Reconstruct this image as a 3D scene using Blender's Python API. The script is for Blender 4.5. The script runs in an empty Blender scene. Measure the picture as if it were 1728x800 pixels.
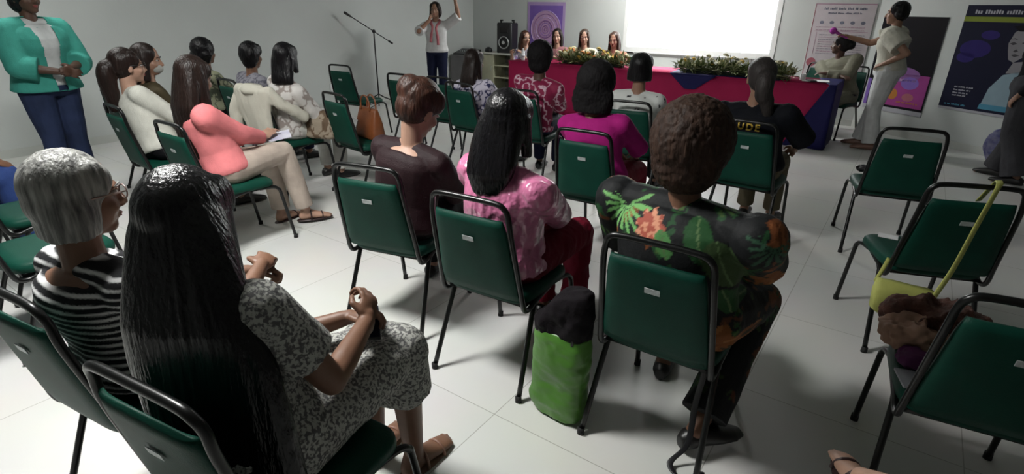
import bpy, bmesh, math, random
import numpy as np
from mathutils import Vector, Matrix

# ------------------------------------------------------------------ camera, world, exposure
SC = bpy.context.scene
COL = SC.collection
PITCH, ROLL, YAW, CAMH, FPX = math.radians(22.63), math.radians(0.78), math.radians(34.9), 1.5746, 933.0
cam_d = bpy.data.cameras.new('camera')
cam = bpy.data.objects.new('camera', cam_d)
COL.objects.link(cam)
cam_d.sensor_width = 36.0
cam_d.lens = FPX / 1728.0 * 36.0
cam_d.clip_start = 0.05
cam_d.clip_end = 100
_r = Matrix.Rotation(YAW, 4, 'Z') @ Matrix.Rotation(math.pi / 2 - PITCH, 4, 'X') @ Matrix.Rotation(ROLL, 4, 'Z')
cam.matrix_world = Matrix.Translation((0, 0, CAMH)) @ _r
SC.camera = cam
world = bpy.data.worlds.new('world')
SC.world = world
world.use_nodes = True
world.node_tree.nodes['Background'].inputs[0].default_value = (0.6, 0.7, 0.75, 1)
world.node_tree.nodes['Background'].inputs[1].default_value = 0.02
SC.view_settings.view_transform = 'Standard'
SC.view_settings.look = 'None'
SC.view_settings.exposure = 0.0
SC.view_settings.gamma = 1.0
SC.view_settings.use_curve_mapping = False
LAMPS = [  # x, y, power : fluorescent ceiling panels, the last one added to lift the front wall
    (-2.5, .8, 112.0),
    (-5.9, 1.6, 30.0),
    (-3.5, 8.45, 100.0),  # added lamp, stands in for glow spilling from the screen onto the wall
]
SCREEN_POWER = 5.0
CEIL = 2.85
XL, XR, YF, YB = -7.75, 3.2, 9.6, -3.0
XC = -0.6      # where the angled wall starts
rng = random.Random(7)

# ------------------------------------------------------------------ numpy helpers
def V(*a): return np.array(a, float)
def nrm(a):
    n = np.linalg.norm(a)
    return a / n if n > 1e-9 else a
def _hash(ix, iy, iz, seed):
    h = (ix * 374761393 + iy * 668265263 + iz * 2147483647 + seed * 974711) & 0xFFFFFFFF
    h = ((h ^ (h >> 13)) * 1274126177) & 0xFFFFFFFF
    h = h ^ (h >> 16)
    return (h & 0xFFFF) / 65535.0
def vnoise(P, seed=0):
    P = np.asarray(P, float)
    i = np.floor(P).astype(np.int64); f = P - i
    f = f * f * (3 - 2 * f)
    r = 0
    for a in (0, 1):
        for b in (0, 1):
            for c in (0, 1):
                w = (f[:, 0] if a else 1 - f[:, 0]) * (f[:, 1] if b else 1 - f[:, 1]) * (f[:, 2] if c else 1 - f[:, 2])
                r = r + w * _hash(i[:, 0] + a, i[:, 1] + b, i[:, 2] + c, seed)
    return r * 2 - 1
def fbm(P, seed=0, o=3):
    r = 0; a = 1.0; P = np.asarray(P, float)
    for k in range(o):
        r = r + a * vnoise(P * 2 ** k + 31.7 * k, seed + k); a *= 0.5
    return r / 1.75

class G:
    """collects closed shapes (tubes, ellipsoids, boxes) as one mesh"""
    def __init__(s): s.v = []; s.f = []
    def add(s, vs, fs):
        o = len(s.v); s.v += [tuple(map(float, p)) for p in vs]; s.f += [tuple(i + o for i in q) for q in fs]
    def rings(s, R, cap=True):
        n = len(R[0]); vs = [p for r in R for p in r]; fs = []
        for k in range(len(R) - 1):
            for i in range(n):
                j = (i + 1) % n
                fs.append((k * n + i, k * n + j, (k + 1) * n + j, (k + 1) * n + i))
        if cap:
            fs.append(tuple(reversed(range(n)))); fs.append(tuple((len(R) - 1) * n + i for i in range(n)))
        s.add(vs, fs)
    def loft(s, L, n=24, p=1.0):
        """L: list of (centre, half-axis vector a, half-axis vector b)"""
        R = []
        for c, a, b in L:
            r = []
            for i in range(n):
                t = 2 * math.pi * i / n
                ct, st = math.cos(t), math.sin(t)
                ct = math.copysign(abs(ct) ** p, ct); st = math.copysign(abs(st) ** p, st)
                r.append(np.asarray(c) + np.asarray(a) * ct + np.asarray(b) * st)
            R.append(r)
        s.rings(R)
    def cone(s, p0, p1, r0, r1, n=14, caps=True):
        p0 = np.asarray(p0, float); p1 = np.asarray(p1, float)
        d = nrm(p1 - p0); u = nrm(np.cross(d, V(0, 0, 1) if abs(d[2]) < .9 else V(1, 0, 0))); w = np.cross(d, u)
        L = []
        if caps:
            for k in (80, 50, 25): L.append((p0 - d * r0 * math.sin(math.radians(k)), u * r0 * math.cos(math.radians(k)), w * r0 * math.cos(math.radians(k))))
        L.append((p0, u * r0, w * r0)); L.append((p1, u * r1, w * r1))
        if caps:
            for k in (25, 50, 80): L.append((p1 + d * r1 * math.sin(math.radians(k)), u * r1 * math.cos(math.radians(k)), w * r1 * math.cos(math.radians(k))))
        s.loft(L, n)
    def chain(s, pts, rad, n=14):
        for a, b, r0, r1 in zip(pts[:-1], pts[1:], rad[:-1], rad[1:]): s.cone(a, b, r0, r1, n)
    def ell(s, c, r, M=None, n=20, m=12):
        R = []
        for k in range(m + 1):
            t = math.pi * (k + .02) / (m + .04)
            rr = []
            for i in range(n):
                a = 2 * math.pi * i / n
                q = V(r[0] * math.sin(t) * math.cos(a), r[1] * math.sin(t) * math.sin(a), -r[2] * math.cos(t))
                if M is not None: q = M @ q
                rr.append(np.asarray(c) + q)
            R.append(rr)
        s.rings(R)
    def box(s, c, h, M=None):
        vs = []
        for x in (-1, 1):
            for y in (-1, 1):
                for z in (-1, 1):
                    q = V(x * h[0], y * h[1], z * h[2])
                    if M is not None: q = M @ q
                    vs.append(np.asarray(c) + q)
        s.add(vs, [(0, 1, 3, 2), (4, 6, 7, 5), (0, 4, 5, 1), (2, 3, 7, 6), (0, 2, 6, 4), (1, 5, 7, 3)])
    def tube(s, pts, r, n=10, sub=1, closed=False, flat=None):
        pts = [np.asarray(p, float) for p in pts]
        up = V(0, 0, 1); R = []; N = len(pts); prev = None
        for i, p in enumerate(pts):
            a = pts[(i - 1) % N] if (closed or i > 0) else pts[i]; b = pts[(i + 1) % N] if (closed or i < N - 1) else pts[i]
            d = nrm(b - a)
            if prev is None: u = nrm(np.cross(d, up if abs(d[2]) < .9 else V(1, 0, 0)))
            else: u = nrm(prev - d * (prev @ d))
            prev = u; w = np.cross(d, u)
            rr = r[i] if isinstance(r, (list, tuple)) else r
            R.append([p + (u * math.cos(2 * math.pi * k / n) + w * math.sin(2 * math.pi * k / n)) * rr for k in range(n)])
        if closed: R.append(R[0])
        s.rings(R, cap=not closed)
    def mesh(s, name='m', smooth=True):
        me = bpy.data.meshes.new(name); me.from_pydata(s.v, [], s.f); me.validate()
        if smooth: me.polygons.foreach_set('use_smooth', [True] * len(me.polygons))
        me.update(); return me

def spline(pts, n=8):
    """Catmull-Rom through pts"""
    P = [np.asarray(p, float) for p in pts]; P = [2 * P[0] - P[1]] + P + [2 * P[-1] - P[-2]]
    out = []
    for i in range(1, len(P) - 2):
        for k in range(n):
            t = k / n
            out.append(0.5 * ((2 * P[i]) + (P[i + 1] - P[i - 1]) * t + (2 * P[i - 1] - 5 * P[i] + 4 * P[i + 1] - P[i + 2]) * t * t + (3 * P[i] - P[i - 1] - 3 * P[i + 1] + P[i + 2]) * t ** 3))
    out.append(P[-2]); return out

def link(name, me, mats=None, parent=None):
    o = bpy.data.objects.new(name, me); COL.objects.link(o)
    if mats is not None:
        for m in (mats if isinstance(mats, (list, tuple)) else [mats]): me.materials.append(m)
    if parent: o.parent = parent
    return o
def evald(o):
    bpy.context.view_layer.update()
    dg = bpy.context.evaluated_depsgraph_get()
    me = bpy.data.meshes.new_from_object(o.evaluated_get(dg))
    return me
def remesh(g, voxel, smooth=6, fac=.5):
    o = link('tmp', g.mesh())
    m = o.modifiers.new('r', 'REMESH'); m.mode = 'VOXEL'; m.voxel_size = voxel; m.use_smooth_shade = True
    m = o.modifiers.new('s', 'SMOOTH'); m.factor = fac; m.iterations = smooth
    me = evald(o); old = o.data
    bpy.data.objects.remove(o); bpy.data.meshes.remove(old)
    me.polygons.foreach_set('use_smooth', [True] * len(me.polygons))
    return me
def solid(o, th):
    m = o.modifiers.new('s', 'SOLIDIFY'); m.thickness = th; m.offset = 1; return o
def bev(o, w=.004, seg=2):
    m = o.modifiers.new('b', 'BEVEL'); m.width = w; m.segments = seg; m.limit_method = 'ANGLE'; m.angle_limit = math.radians(40)
    return o
def getv(me):
    a = np.empty(len(me.vertices) * 3); me.vertices.foreach_get('co', a); return a.reshape(-1, 3)
def getn(me):
    a = np.empty(len(me.vertices) * 3); me.vertices.foreach_get('normal', a); return a.reshape(-1, 3)
def setv(me, a):
    me.vertices.foreach_set('co', np.asarray(a).ravel()); me.update()
def displace(me, fn):
    c = getv(me); n = getn(me); setv(me, c + n * fn(c, n)[:, None])
def paint(me, fn, name='Col'):
    c = getv(me); rgb = fn(c, getn(me)); a = np.ones((len(c), 4)); a[:, :3] = rgb
    at = me.color_attributes.new(name, 'FLOAT_COLOR', 'POINT'); at.data.foreach_set('color', a.ravel())

# ------------------------------------------------------------------ materials
MATS = {}
def srgb(r, g, b):
    f = lambda c: (c / 255 / 12.92) if c / 255 <= .04045 else ((c / 255 + .055) / 1.055) ** 2.4
    return (f(r), f(g), f(b))
def mat(name, col, rough=.6, metal=0, spec=.5, noise=0, nscale=20, bump=0, bscale=60, sheen=0, emit=0, coat=0, stretch=(1, 1, 1), col2=None, alpha=1, trans=0):
    if name in MATS: return MATS[name]
    m = bpy.data.materials.new(name); m.use_nodes = True; MATS[name] = m
    nt = m.node_tree; b = nt.nodes['Principled BSDF']
    b.inputs['Base Color'].default_value = (*col, 1); b.inputs['Roughness'].default_value = rough
    b.inputs['Metallic'].default_value = metal; b.inputs['Specular IOR Level'].default_value = spec
    if sheen: b.inputs['Sheen Weight'].default_value = sheen
    if coat: b.inputs['Coat Weight'].default_value = coat
    if alpha < 1: b.inputs['Alpha'].default_value = alpha
    if trans: b.inputs['Transmission Weight'].default_value = trans
    if emit: b.inputs['Emission Color'].default_value = (*col, 1); b.inputs['Emission Strength'].default_value = emit
    if noise or bump or col2:
        tc = nt.nodes.new('ShaderNodeTexCoord'); mp = nt.nodes.new('ShaderNodeMapping'); mp.inputs['Scale'].default_value = stretch
        nt.links.new(tc.outputs['Object'], mp.inputs['Vector'])
        if noise or col2:
            nz = nt.nodes.new('ShaderNodeTexNoise'); nz.inputs['Scale'].default_value = nscale; nz.inputs['Detail'].default_value = 4
            nt.links.new(mp.outputs[0], nz.inputs['Vector'])
            cr = nt.nodes.new('ShaderNodeValToRGB'); nt.links.new(nz.outputs['Fac'], cr.inputs[0])
            c2 = col2 if col2 else tuple(c * (1 - noise) for c in col)
            cr.color_ramp.elements[0].position = .3; cr.color_ramp.elements[0].color = (*c2, 1)
            cr.color_ramp.elements[1].position = .7; cr.color_ramp.elements[1].color = (*col, 1)
            nt.links.new(cr.outputs[0], b.inputs['Base Color'])
        if bump:
            nb = nt.nodes.new('ShaderNodeTexNoise'); nb.inputs['Scale'].default_value = bscale; nb.inputs['Detail'].default_value = 3
            nt.links.new(mp.outputs[0], nb.inputs['Vector'])
            bm = nt.nodes.new('ShaderNodeBump'); bm.inputs['Strength'].default_value = bump; bm.inputs['Distance'].default_value = .01
            nt.links.new(nb.outputs['Fac'], bm.inputs['Height']); nt.links.new(bm.outputs[0], b.inputs['Normal'])
    return m
def vcol_mat(name, rough=.7, spec=.3, sheen=0, bump=.15, bscale=120):
    m = mat(name, (1, 1, 1), rough, spec=spec, sheen=sheen, bump=bump, bscale=bscale)
    nt = m.node_tree; a = nt.nodes.new('ShaderNodeVertexColor'); a.layer_name = 'Col'
    nt.links.new(a.outputs[0], nt.nodes['Principled BSDF'].inputs['Base Color']); return m
def cloth(name, col, rough=.8, **k):
    k.setdefault('noise', .25); k.setdefault('nscale', 9); k.setdefault('bump', .25); k.setdefault('bscale', 150)
    return mat(name, col, rough, spec=.15, **k)
def skin(name, col): return mat(name, col, .5, spec=.4, noise=.15, nscale=14, bump=.05, bscale=200)
def hairm(name, col, rough=.38, spec=.28, col2=None):
    return mat(name, col, rough, spec=spec, col2=col2 or tuple(c * .45 for c in col), nscale=60, stretch=(1, 1, .12), bump=.5, bscale=110)

# floor tiles
def floor_mat():
    m = bpy.data.materials.new('floor_tiles'); m.use_nodes = True; nt = m.node_tree; b = nt.nodes['Principled BSDF']
    tc = nt.nodes.new('ShaderNodeTexCoord'); br = nt.nodes.new('ShaderNodeTexBrick')
    mp = nt.nodes.new('ShaderNodeMapping'); mp.inputs['Location'].default_value = (.31, .12, 0)
    nt.links.new(tc.outputs['Object'], mp.inputs[0]); nt.links.new(mp.outputs[0], br.inputs['Vector'])
    br.offset = 0; br.inputs['Scale'].default_value = 1; br.inputs['Brick Width'].default_value = .8; br.inputs['Row Height'].default_value = .8
    br.inputs['Mortar Size'].default_value = .0022; br.inputs['Mortar Smooth'].default_value = .3
    br.inputs['Color1'].default_value = (.66, .66, .64, 1); br.inputs['Color2'].default_value = (.64, .64, .62, 1); br.inputs['Mortar'].default_value = (.36, .36, .33, 1)
    nz = nt.nodes.new('ShaderNodeTexNoise'); nz.inputs['Scale'].default_value = 2.2; nz.inputs['Detail'].default_value = 5
    nt.links.new(tc.outputs['Object'], nz.inputs['Vector'])
    mx = nt.nodes.new('ShaderNodeMixRGB'); mx.blend_type = 'MULTIPLY'; mx.inputs[0].default_value = .12
    nt.links.new(br.outputs['Color'], mx.inputs[1]); nt.links.new(nz.outputs['Color'], mx.inputs[2]); nt.links.new(mx.outputs[0], b.inputs['Base Color'])
    b.inputs['Roughness'].default_value = .33; b.inputs['Specular IOR Level'].default_value = .45
    return m
M_wall = mat('wall_paint', (.53, .56, .545), .55, noise=.06, nscale=1.5, bump=.08, bscale=40)
M_ceil = mat('ceiling_paint', (.42, .44, .42), .8, noise=.05, nscale=3)
M_frame = mat('black_enamel_tube', (.003, .0035, .0035), .32, spec=.42, noise=.3, nscale=30)
M_green = mat('green_leatherette', (.004, .050, .033), .5, spec=.15, noise=.25, nscale=8, bump=.12, bscale=220)
M_rub = mat('black_rubber', (.01, .01, .01), .8, noise=.3, nscale=40)
M_tag = mat('aluminium_tag', (.55, .6, .6), .45, metal=.3, noise=.35, nscale=90)
M_blackp = mat('black_plastic', (.012, .012, .014), .4, noise=.3, nscale=25)
M_white = mat('white_print', (.75, .75, .76), .6, noise=.05, nscale=10)
M_glass = mat('spectacle_lens', (.8, .85, .85), .05, trans=.9, noise=.02)
M_eyew = mat('eye_white', (.40, .37, .35), .25, noise=.05)
M_iris = mat('iris_brown', (.02, .01, .006), .2, noise=.3, nscale=90)

def tag(o, label=None, cat=None, group=None, kind=None):
    if label: o['label'] = label
    if cat: o['category'] = cat
    if group: o['group'] = group
    if kind: o['kind'] = kind
    return o
def empty(name, loc, rz=0):
    o = bpy.data.objects.new(name, None); COL.objects.link(o); o.location = loc; o.rotation_euler = (0, 0, math.radians(rz))
    o.empty_display_size = .1
    return o
def copy_tree(o, parent=None):
    c = o.copy(); COL.objects.link(c)
    if parent: c.parent = parent
    for ch in list(o.children):
        copy_tree(ch, c)
    return c

# ------------------------------------------------------------------ the room
def wall(name, x0, y0, x1, y1, z0=0, z1=CEIL, th=.12, m=M_wall):
    """wall whose room-side face runs from (x0,y0) to (x1,y1), thickness to the left of that direction"""
    d = nrm(V(x1 - x0, y1 - y0)); n = V(-d[1], d[0]) * th
    g = G(); vs = []
    for z in (z0, z1):
        vs += [(x0, y0, z), (x1, y1, z), (x1 + n[0], y1 + n[1], z), (x0 + n[0], y0 + n[1], z)]
    g.add(vs, [(0, 1, 5, 4), (1, 2, 6, 5), (2, 3, 7, 6), (3, 0, 4, 7), (0, 3, 2, 1), (4, 5, 6, 7)])
    o = link(name, g.mesh(smooth=False), m); o['kind'] = 'structure'; return o
AD = V(math.cos(math.radians(-35)), math.sin(math.radians(-35)))     # direction of the angled wall
YR = YF + AD[1] / AD[0] * (XR - XC)
g = G(); g.box(((XL + XR) / 2, (YF + YB) / 2, -.05), ((XR - XL) / 2 + .2, (YF - YB) / 2 + .2, .05))
fl = link('floor', g.mesh(smooth=False), floor_mat()); fl['kind'] = 'structure'
g = G(); g.box(((XL + XR) / 2, (YF + YB) / 2, CEIL + .05), ((XR - XL) / 2 + .2, (YF - YB) / 2 + .2, .05))
ce = link('ceiling', g.mesh(smooth=False), M_ceil); ce['kind'] = 'structure'
wall('wall_left', XL, YB, XL, YF)
wall('wall_front', XL, YF, XC, YF)
wall('wall_front_right', XC, YF, XR, YR)
M_wall2 = mat('low_bounce_wall', (.16, .165, .16), .7, noise=.06, nscale=1.5)  # unseen walls darkened to cut bounce light on the sitters' backs
wall('wall_right', XR, YR, XR, YB, m=M_wall2)
wall('wall_back', XR, YB, XL, YB, m=M_wall2)
M_base = mat('baseboard_tile', (.5, .52, .49), .4, noise=.08, nscale=6)
def inner(x0, y0, x1, y1, off):
    d = nrm(V(x1 - x0, y1 - y0)); n = V(d[1], -d[0]) * off
    return x0 + n[0], y0 + n[1], x1 + n[0], y1 + n[1]
for nm, a in (('baseboard_left', (XL, YB, XL, YF)), ('baseboard_front', (XL, YF, XC, YF)), ('baseboard_front_right', (XC, YF, XR, YR))):
    q = inner(*a, .012); wall(nm, *q, 0, .09, .012, M_base)
M_diff = mat('lamp_diffuser', (1, .98, .94), .5)
def ceiling_light(x, y, p, i):
    t = empty('ceiling_light', (x, y, CEIL)); tag(t, ('recessed ceiling light above the front rows', 'recessed ceiling light near the left wall', 'added ceiling light standing in for screen glow above the head table')[i], 'ceiling light')
    g = G(); g.box((0, 0, -.02), (.33, .33, .02)); bev(link('housing', g.mesh(smooth=False), mat('lamp_housing', (.7, .7, .7), .5, noise=.05), t))
    m = bpy.data.materials.new('lamp_glow'); m.use_nodes = True; b = m.node_tree.nodes['Principled BSDF']
    b.inputs['Emission Color'].default_value = (1.0, 1.0, .97, 1); b.inputs['Emission Strength'].default_value = p
    g = G(); g.box((0, 0, -.045), (.3, .3, .005)); link('diffuser', g.mesh(smooth=False), m, t)
for i, (x, y, p) in enumerate(LAMPS): ceiling_light(x, y, p, i)

# ------------------------------------------------------------------ chairs
def make_chair():
    t = empty('banquet_chair', (0, 0, 0))
    R = .0115
    WB, WT, YB_, ZB, YT, ZT = .205, .175, -.205, .445, -.305, .893
    g = G()
    side = [(WB, .02, .425), (WB, -.10, .41), (WB, -.155, .395), (WB, -.195, .405), (WB, -.212, .44), (WB - .004, -.225, .50), (WT + .012, -.285, .76), (WT + .004, YT + .01, .845), (WT - .012, YT + .002, .88), (WT - .05, YT, ZT), (0, YT, ZT + .002)]
    pts = side + [(-x, y, z) for x, y, z in reversed(side[:-1])]
    g.tube(spline(pts, 5), R, 10); link('back_frame', g.mesh(), M_frame, t)
    # padded back panel
    g = G(); R_ = []
    for k in range(13):
        u = k / 12; z = .455 + u * (.825 - .455); yc = -.225 - (z - .50) / (.86 - .5) * .083
        hw = (WB - .008) + (WT - .004 - WB) * u; th = .014
        e = min(u, 1 - u); th *= (.6 + .4 * min(1, e * 8)); ins = .006 * (1 - min(1, e * 8))
        r = []
        for i in range(28):
            a = 2 * math.pi * i / 28; c, s_ = math.cos(a), math.sin(a)
            r.append((math.copysign(abs(c) ** .28, c) * (hw - ins), yc + math.copysign(abs(s_) ** .45, s_) * th + (.012 * (abs(c) ** 2) - .010), z))
        R_.append(r)
    g.rings(R_); link('back_panel', g.mesh(), M_green, t)
    bp = t.children[-1] if t.children else None
    # seat pad
    g = G(); R_ = []
    for z, ins in ((.418, .012), (.424, .002), (.44, 0), (.458, .003), (.47, .018), (.474, .06), (.475, .15)):
        r = []
        for i in range(40):
            a = 2 * math.pi * i / 40; c, s_ = math.cos(a), math.sin(a)
            hw = .218 - ins; hd = .215 - ins
            yy = math.copysign(abs(s_) ** .35, s_) * hd
            r.append((math.copysign(abs(c) ** .35, c) * hw * (1 - .05 * (yy < 0) * abs(yy) / .2), yy + .01, z - .012 * max(0, yy - .12) / .1))
        R_.append(r)
    g.rings(R_); link('seat', g.mesh(), M_green, t)
    g = G(); g.tube([(.19, .19, .41), (-.19, .19, .41), (-.19, -.17, .41), (.19, -.17, .41)], .010, 8, closed=True); link('seat_frame', g.mesh(), M_frame, t)
    for sx in (-1, 1):
        for fr in (1, 0):
            g = G()
            if fr: p = [(sx * .19, .10, .412), (sx * .205, .19, .408), (sx * .212, .225, .385), (sx * .214, .24, .34), (sx * .222, .295, .012)]
            else: p = [(sx * .20, -.06, .412), (sx * .206, -.11, .40), (sx * .208, -.135, .36), (sx * .228, -.272, .012)]
            g.tube(spline(p, 5), .0115, 10); l = link('leg', g.mesh(), M_frame, t)
            g = G(); x, y, _ = p[-1]; g.cone((x, y, 0), (x, y - (.003 if not fr else -.003), .028), .015, .014, 10, caps=False); link('foot_cap', g.mesh(), M_rub, l)
    panel = [c for c in COL.objects if c.parent == t and c.name.startswith('back_panel')][0]
    g = G(); g.box((0, 0, 0), (.026, .0012, .0105)); o = link('number_plate', g.mesh(smooth=False), M_tag, panel)
    o.location = (0, -.3055, .725); o.rotation_euler = (math.radians(13), 0, 0); o['label'] = 'small metal inventory plate'
    return t
proto = make_chair(); _first = [True]
CHAIRS = {}
def chair(key, x, y, rz, label, group='green banquet chairs in the rows'):
    o = proto if _first[0] else copy_tree(proto)
    _first[0] = False
    o.location = (x, y, 0); o.rotation_euler = (0, 0, math.radians(rz)); tag(o, label, 'chair', group); CHAIRS[key] = (x, y, rz); return o
chair('H1', -1.80, .57, 8, 'green banquet chair holding the grey-haired woman in the striped top')
chair('H2', -1.13, .60, 8, 'green banquet chair of the long-haired woman in the speckled dress, nearest at left')
chair('C1', -2.02, 1.91, 13, 'green banquet chair of the woman in the sheer dark top with her hair up')
chair('C2', -1.32, 1.86, 4, 'green banquet chair under the woman in the pink satin blouse')
chair('C3', -.54, 1.87, 1, 'green banquet chair under the woman in the black floral dress')
chair('D1', .02, 4.58, 12, 'empty green banquet chair at right, farthest of the three right-hand chairs')
chair('D2', .23, 3.27, 20, 'empty green banquet chair with a yellow bag strap looped over its back')
chair('D3', .38, 2.07, 7, 'green banquet chair in the lower right corner with scrunched cloths on its seat')
chair('G', -3.64, 1.85, 0, 'green banquet chair of the woman in the salmon pink jacket')
chair('I', -5.74, 4.79, 5, 'empty green banquet chair standing near the left wall before the microphone stand')
chair('L', -1.55, 3.24, 2, 'green banquet chair of the woman in the plain magenta top')
chair('K', -2.87, 4.43, 8, 'green banquet chair of the person in the crimson and white patterned shirt')
chair('M', -1.84, 4.46, 8, 'green banquet chair of the person with a black bob and black-dotted white top')
chair('P4c', -4.55, 1.91, -5, 'green banquet chair of the woman in the cream blouse with a ponytail and glasses')
chair('Q', -5.38, 2.2, -5, 'green banquet chair of the brown-haired woman nearest the person in the turquoise jacket')
chair('P7c', -5.38, 3.2, -3, 'green banquet chair of the short-haired person in the grey patterned shirt')
chair('P6c', -6.02, 3.1, -3, 'green banquet chair of the person in the olive patterned top')
chair('P8c', -4.46, 2.90, 0, 'green banquet chair with a cream coat hung over its back')
chair('I2', -3.84, 3.26, -8, 'green banquet chair with a brown leather handbag on its seat')
chair('I3', -4.5, 4.6, 0, 'empty green banquet chair right of the microphone stand, behind the updo hair')
chair('I4', -3.98, 4.66, 0, 'empty green banquet chair mostly hidden by the auburn updo')
chair('J', -3.52, 4.45, -5, 'green banquet chair of the woman with long brown hair and white blue-patterned blouse')
chair('N', -.81, 4.19, -2, 'green banquet chair of the woman with yellow letters on her black shirt')
chair('E1', -3.30, .74, 0, 'empty green banquet chair behind the grey-haired woman, nearer of two at left edge')
chair('E2', -4.0, .90, 0, 'empty green banquet chair at the left edge, farther of the two seats there')
chair('E3', -4.78, .55, 0, 'green banquet chair of the person in blue jeans cut off by the left edge')
chair('T1', -5.75, 8.75, 180, 'chair of the panel woman at the left end of the head table', 'chairs behind the head table')
chair('T2', -5.12, 8.75, 180, 'chair of the dark-haired panel woman below the purple poster', 'chairs behind the head table')
chair('T3', -4.60, 8.75, 180, 'chair of the panel woman in the cream top', 'chairs behind the head table')
chair('T4', -4.06, 8.75, 180, 'chair of the panel woman in the tan top behind the flowers', 'chairs behind the head table')
chair('T5', -1.75, 8.75, 175, 'empty chair behind the head table right of the second flower arrangement', 'chairs behind the head table')
chair('T6', -1.2, 8.85, 160, 'empty green chair behind the head table beside the woman in khaki', 'chairs behind the head table')
chair('T7', -.78, 8.68, 160, 'chair of the woman in the khaki uniform at the right end of the head table', 'chairs behind the head table')
chair('Z', .62, .98, 22, 'green banquet chair of the person whose bare foot shows at the bottom right')

# ------------------------------------------------------------------ people
def rotz(d): a = math.radians(d); return np.array([[math.cos(a), -math.sin(a), 0], [math.sin(a), math.cos(a), 0], [0, 0, 1.]])
def rotx(d): a = math.radians(d); return np.array([[1, 0, 0], [0, math.cos(a), -math.sin(a)], [0, math.sin(a), math.cos(a)]])
def roty(d): a = math.radians(d); return np.array([[math.cos(a), 0, math.sin(a)], [0, 1, 0], [-math.sin(a), 0, math.cos(a)]])
def hand(g, wr, d, n, side, curl=.5, s=1.0, spread=.1):
    """five-fingered hand: wr wrist, d direction of the palm, n palm normal (fingers curl towards it), side +1 right"""
    d = nrm(np.asarray(d, float)); n = np.asarray(n, float); n = nrm(n - d * (n @ d)); u = nrm(np.cross(d, n)) * side
    pc = wr + d * .045 * s; M = np.column_stack([u, d, n])
    g.ell(pc, (.038 * s, .047 * s, .015 * s), M); g.cone(wr - d * .02, wr + d * .02, .024 * s, .024 * s)
    for k in range(4):
        off = (k - 1.5) * .0185 * s; ln = (.074, .084, .079, .062)[k] * s
        b = wr + d * (.082 - .004 * abs(k - 1.3)) * s - u * off
        dd = nrm(d - u * (k - 1.5) * spread); a = curl * .9; p = b
        r = .0088 * s
        for j in range(3):
            ang = a * (j + .6); q = p + (dd * math.cos(ang) + n * math.sin(ang)) * ln * (.42, .32, .26)[j]
            g.cone(p, q, r * (1, .93, .86)[j], r * (.93, .86, .76)[j], 10); p = q
    b = wr + d * .022 * s + u * .026 * s; q = b + (d * .7 + u * .75 + n * .45) * .034 * s; g.cone(b, q, .0125 * s, .0105 * s, 10)
    g.cone(q, q + nrm(d * .9 + u * (.35 - curl * .6) + n * .4) * .034 * s, .0103 * s, .0085 * s, 10)
def foot(g, an, d, s=1.0):
    d = nrm(np.asarray(d, float)); u = np.cross(d, V(0, 0, 1))
    g.cone(an, an - V(0, 0, .045) - d * .025, .036 * s, .033 * s)
    h = V(an[0], an[1], max(0, an[2] - .08))
    g.loft([(h - d * .055 + V(0, 0, .032), u * .018 * s, V(0, 0, .018)), (h - d * .03 + V(0, 0, .036), u * .032 * s, V(0, 0, .034)), (h + d * .04 + V(0, 0, .04), u * .034 * s, V(0, 0, .038)), (h + d * .10 + V(0, 0, .028), u * .042 * s, V(0, 0, .024)), (h + d * .15 + V(0, 0, .02), u * .040 * s, V(0, 0, .017)), (h + d * .175 + V(0, 0, .016), u * .028 * s, V(0, 0, .012))], 18)
    for k in range(5):
        x = (k - 2) * .0155 * s; g.cone(h + d * .15 + u * x + V(0, 0, .015), h + d * (.192 - .008 * abs(k - 1.2)) + u * x + V(0, 0, .012), .0088, .0078, 8)
def shoe(g, an, d, s=1.0, top=.07):
    d = nrm(np.asarray(d, float)); u = np.cross(d, V(0, 0, 1)); h = V(an[0], an[1], max(0, an[2] - .08))
    g.loft([(h - d * .068 + V(0, 0, .032), u * .022 * s, V(0, 0, .028)), (h - d * .04 + V(0, 0, .042), u * .040 * s, V(0, 0, .040)), (h + d * .03 + V(0, 0, .044), u * .043 * s, V(0, 0, .042)), (h + d * .10 + V(0, 0, .034), u * .050 * s, V(0, 0, .032)), (h + d * .16 + V(0, 0, .026), u * .046 * s, V(0, 0, .024)), (h + d * .205 + V(0, 0, .02), u * .026 * s, V(0, 0, .014))], 18)
def ik(S, T, a, b, hint):
    S = np.asarray(S, float); T = np.asarray(T, float); d = T - S; L = np.linalg.norm(d)
    if L > (a + b) * .985: T = S + d / L * (a + b) * .985; d = T - S; L = np.linalg.norm(d)
    x = (a * a - b * b + L * L) / (2 * L); h = math.sqrt(max(a * a - x * x, 1e-6)); dn = d / L
    hv = np.asarray(hint, float); hv = nrm(hv - dn * (hv @ dn)); return S + dn * x + hv * h, T

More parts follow.
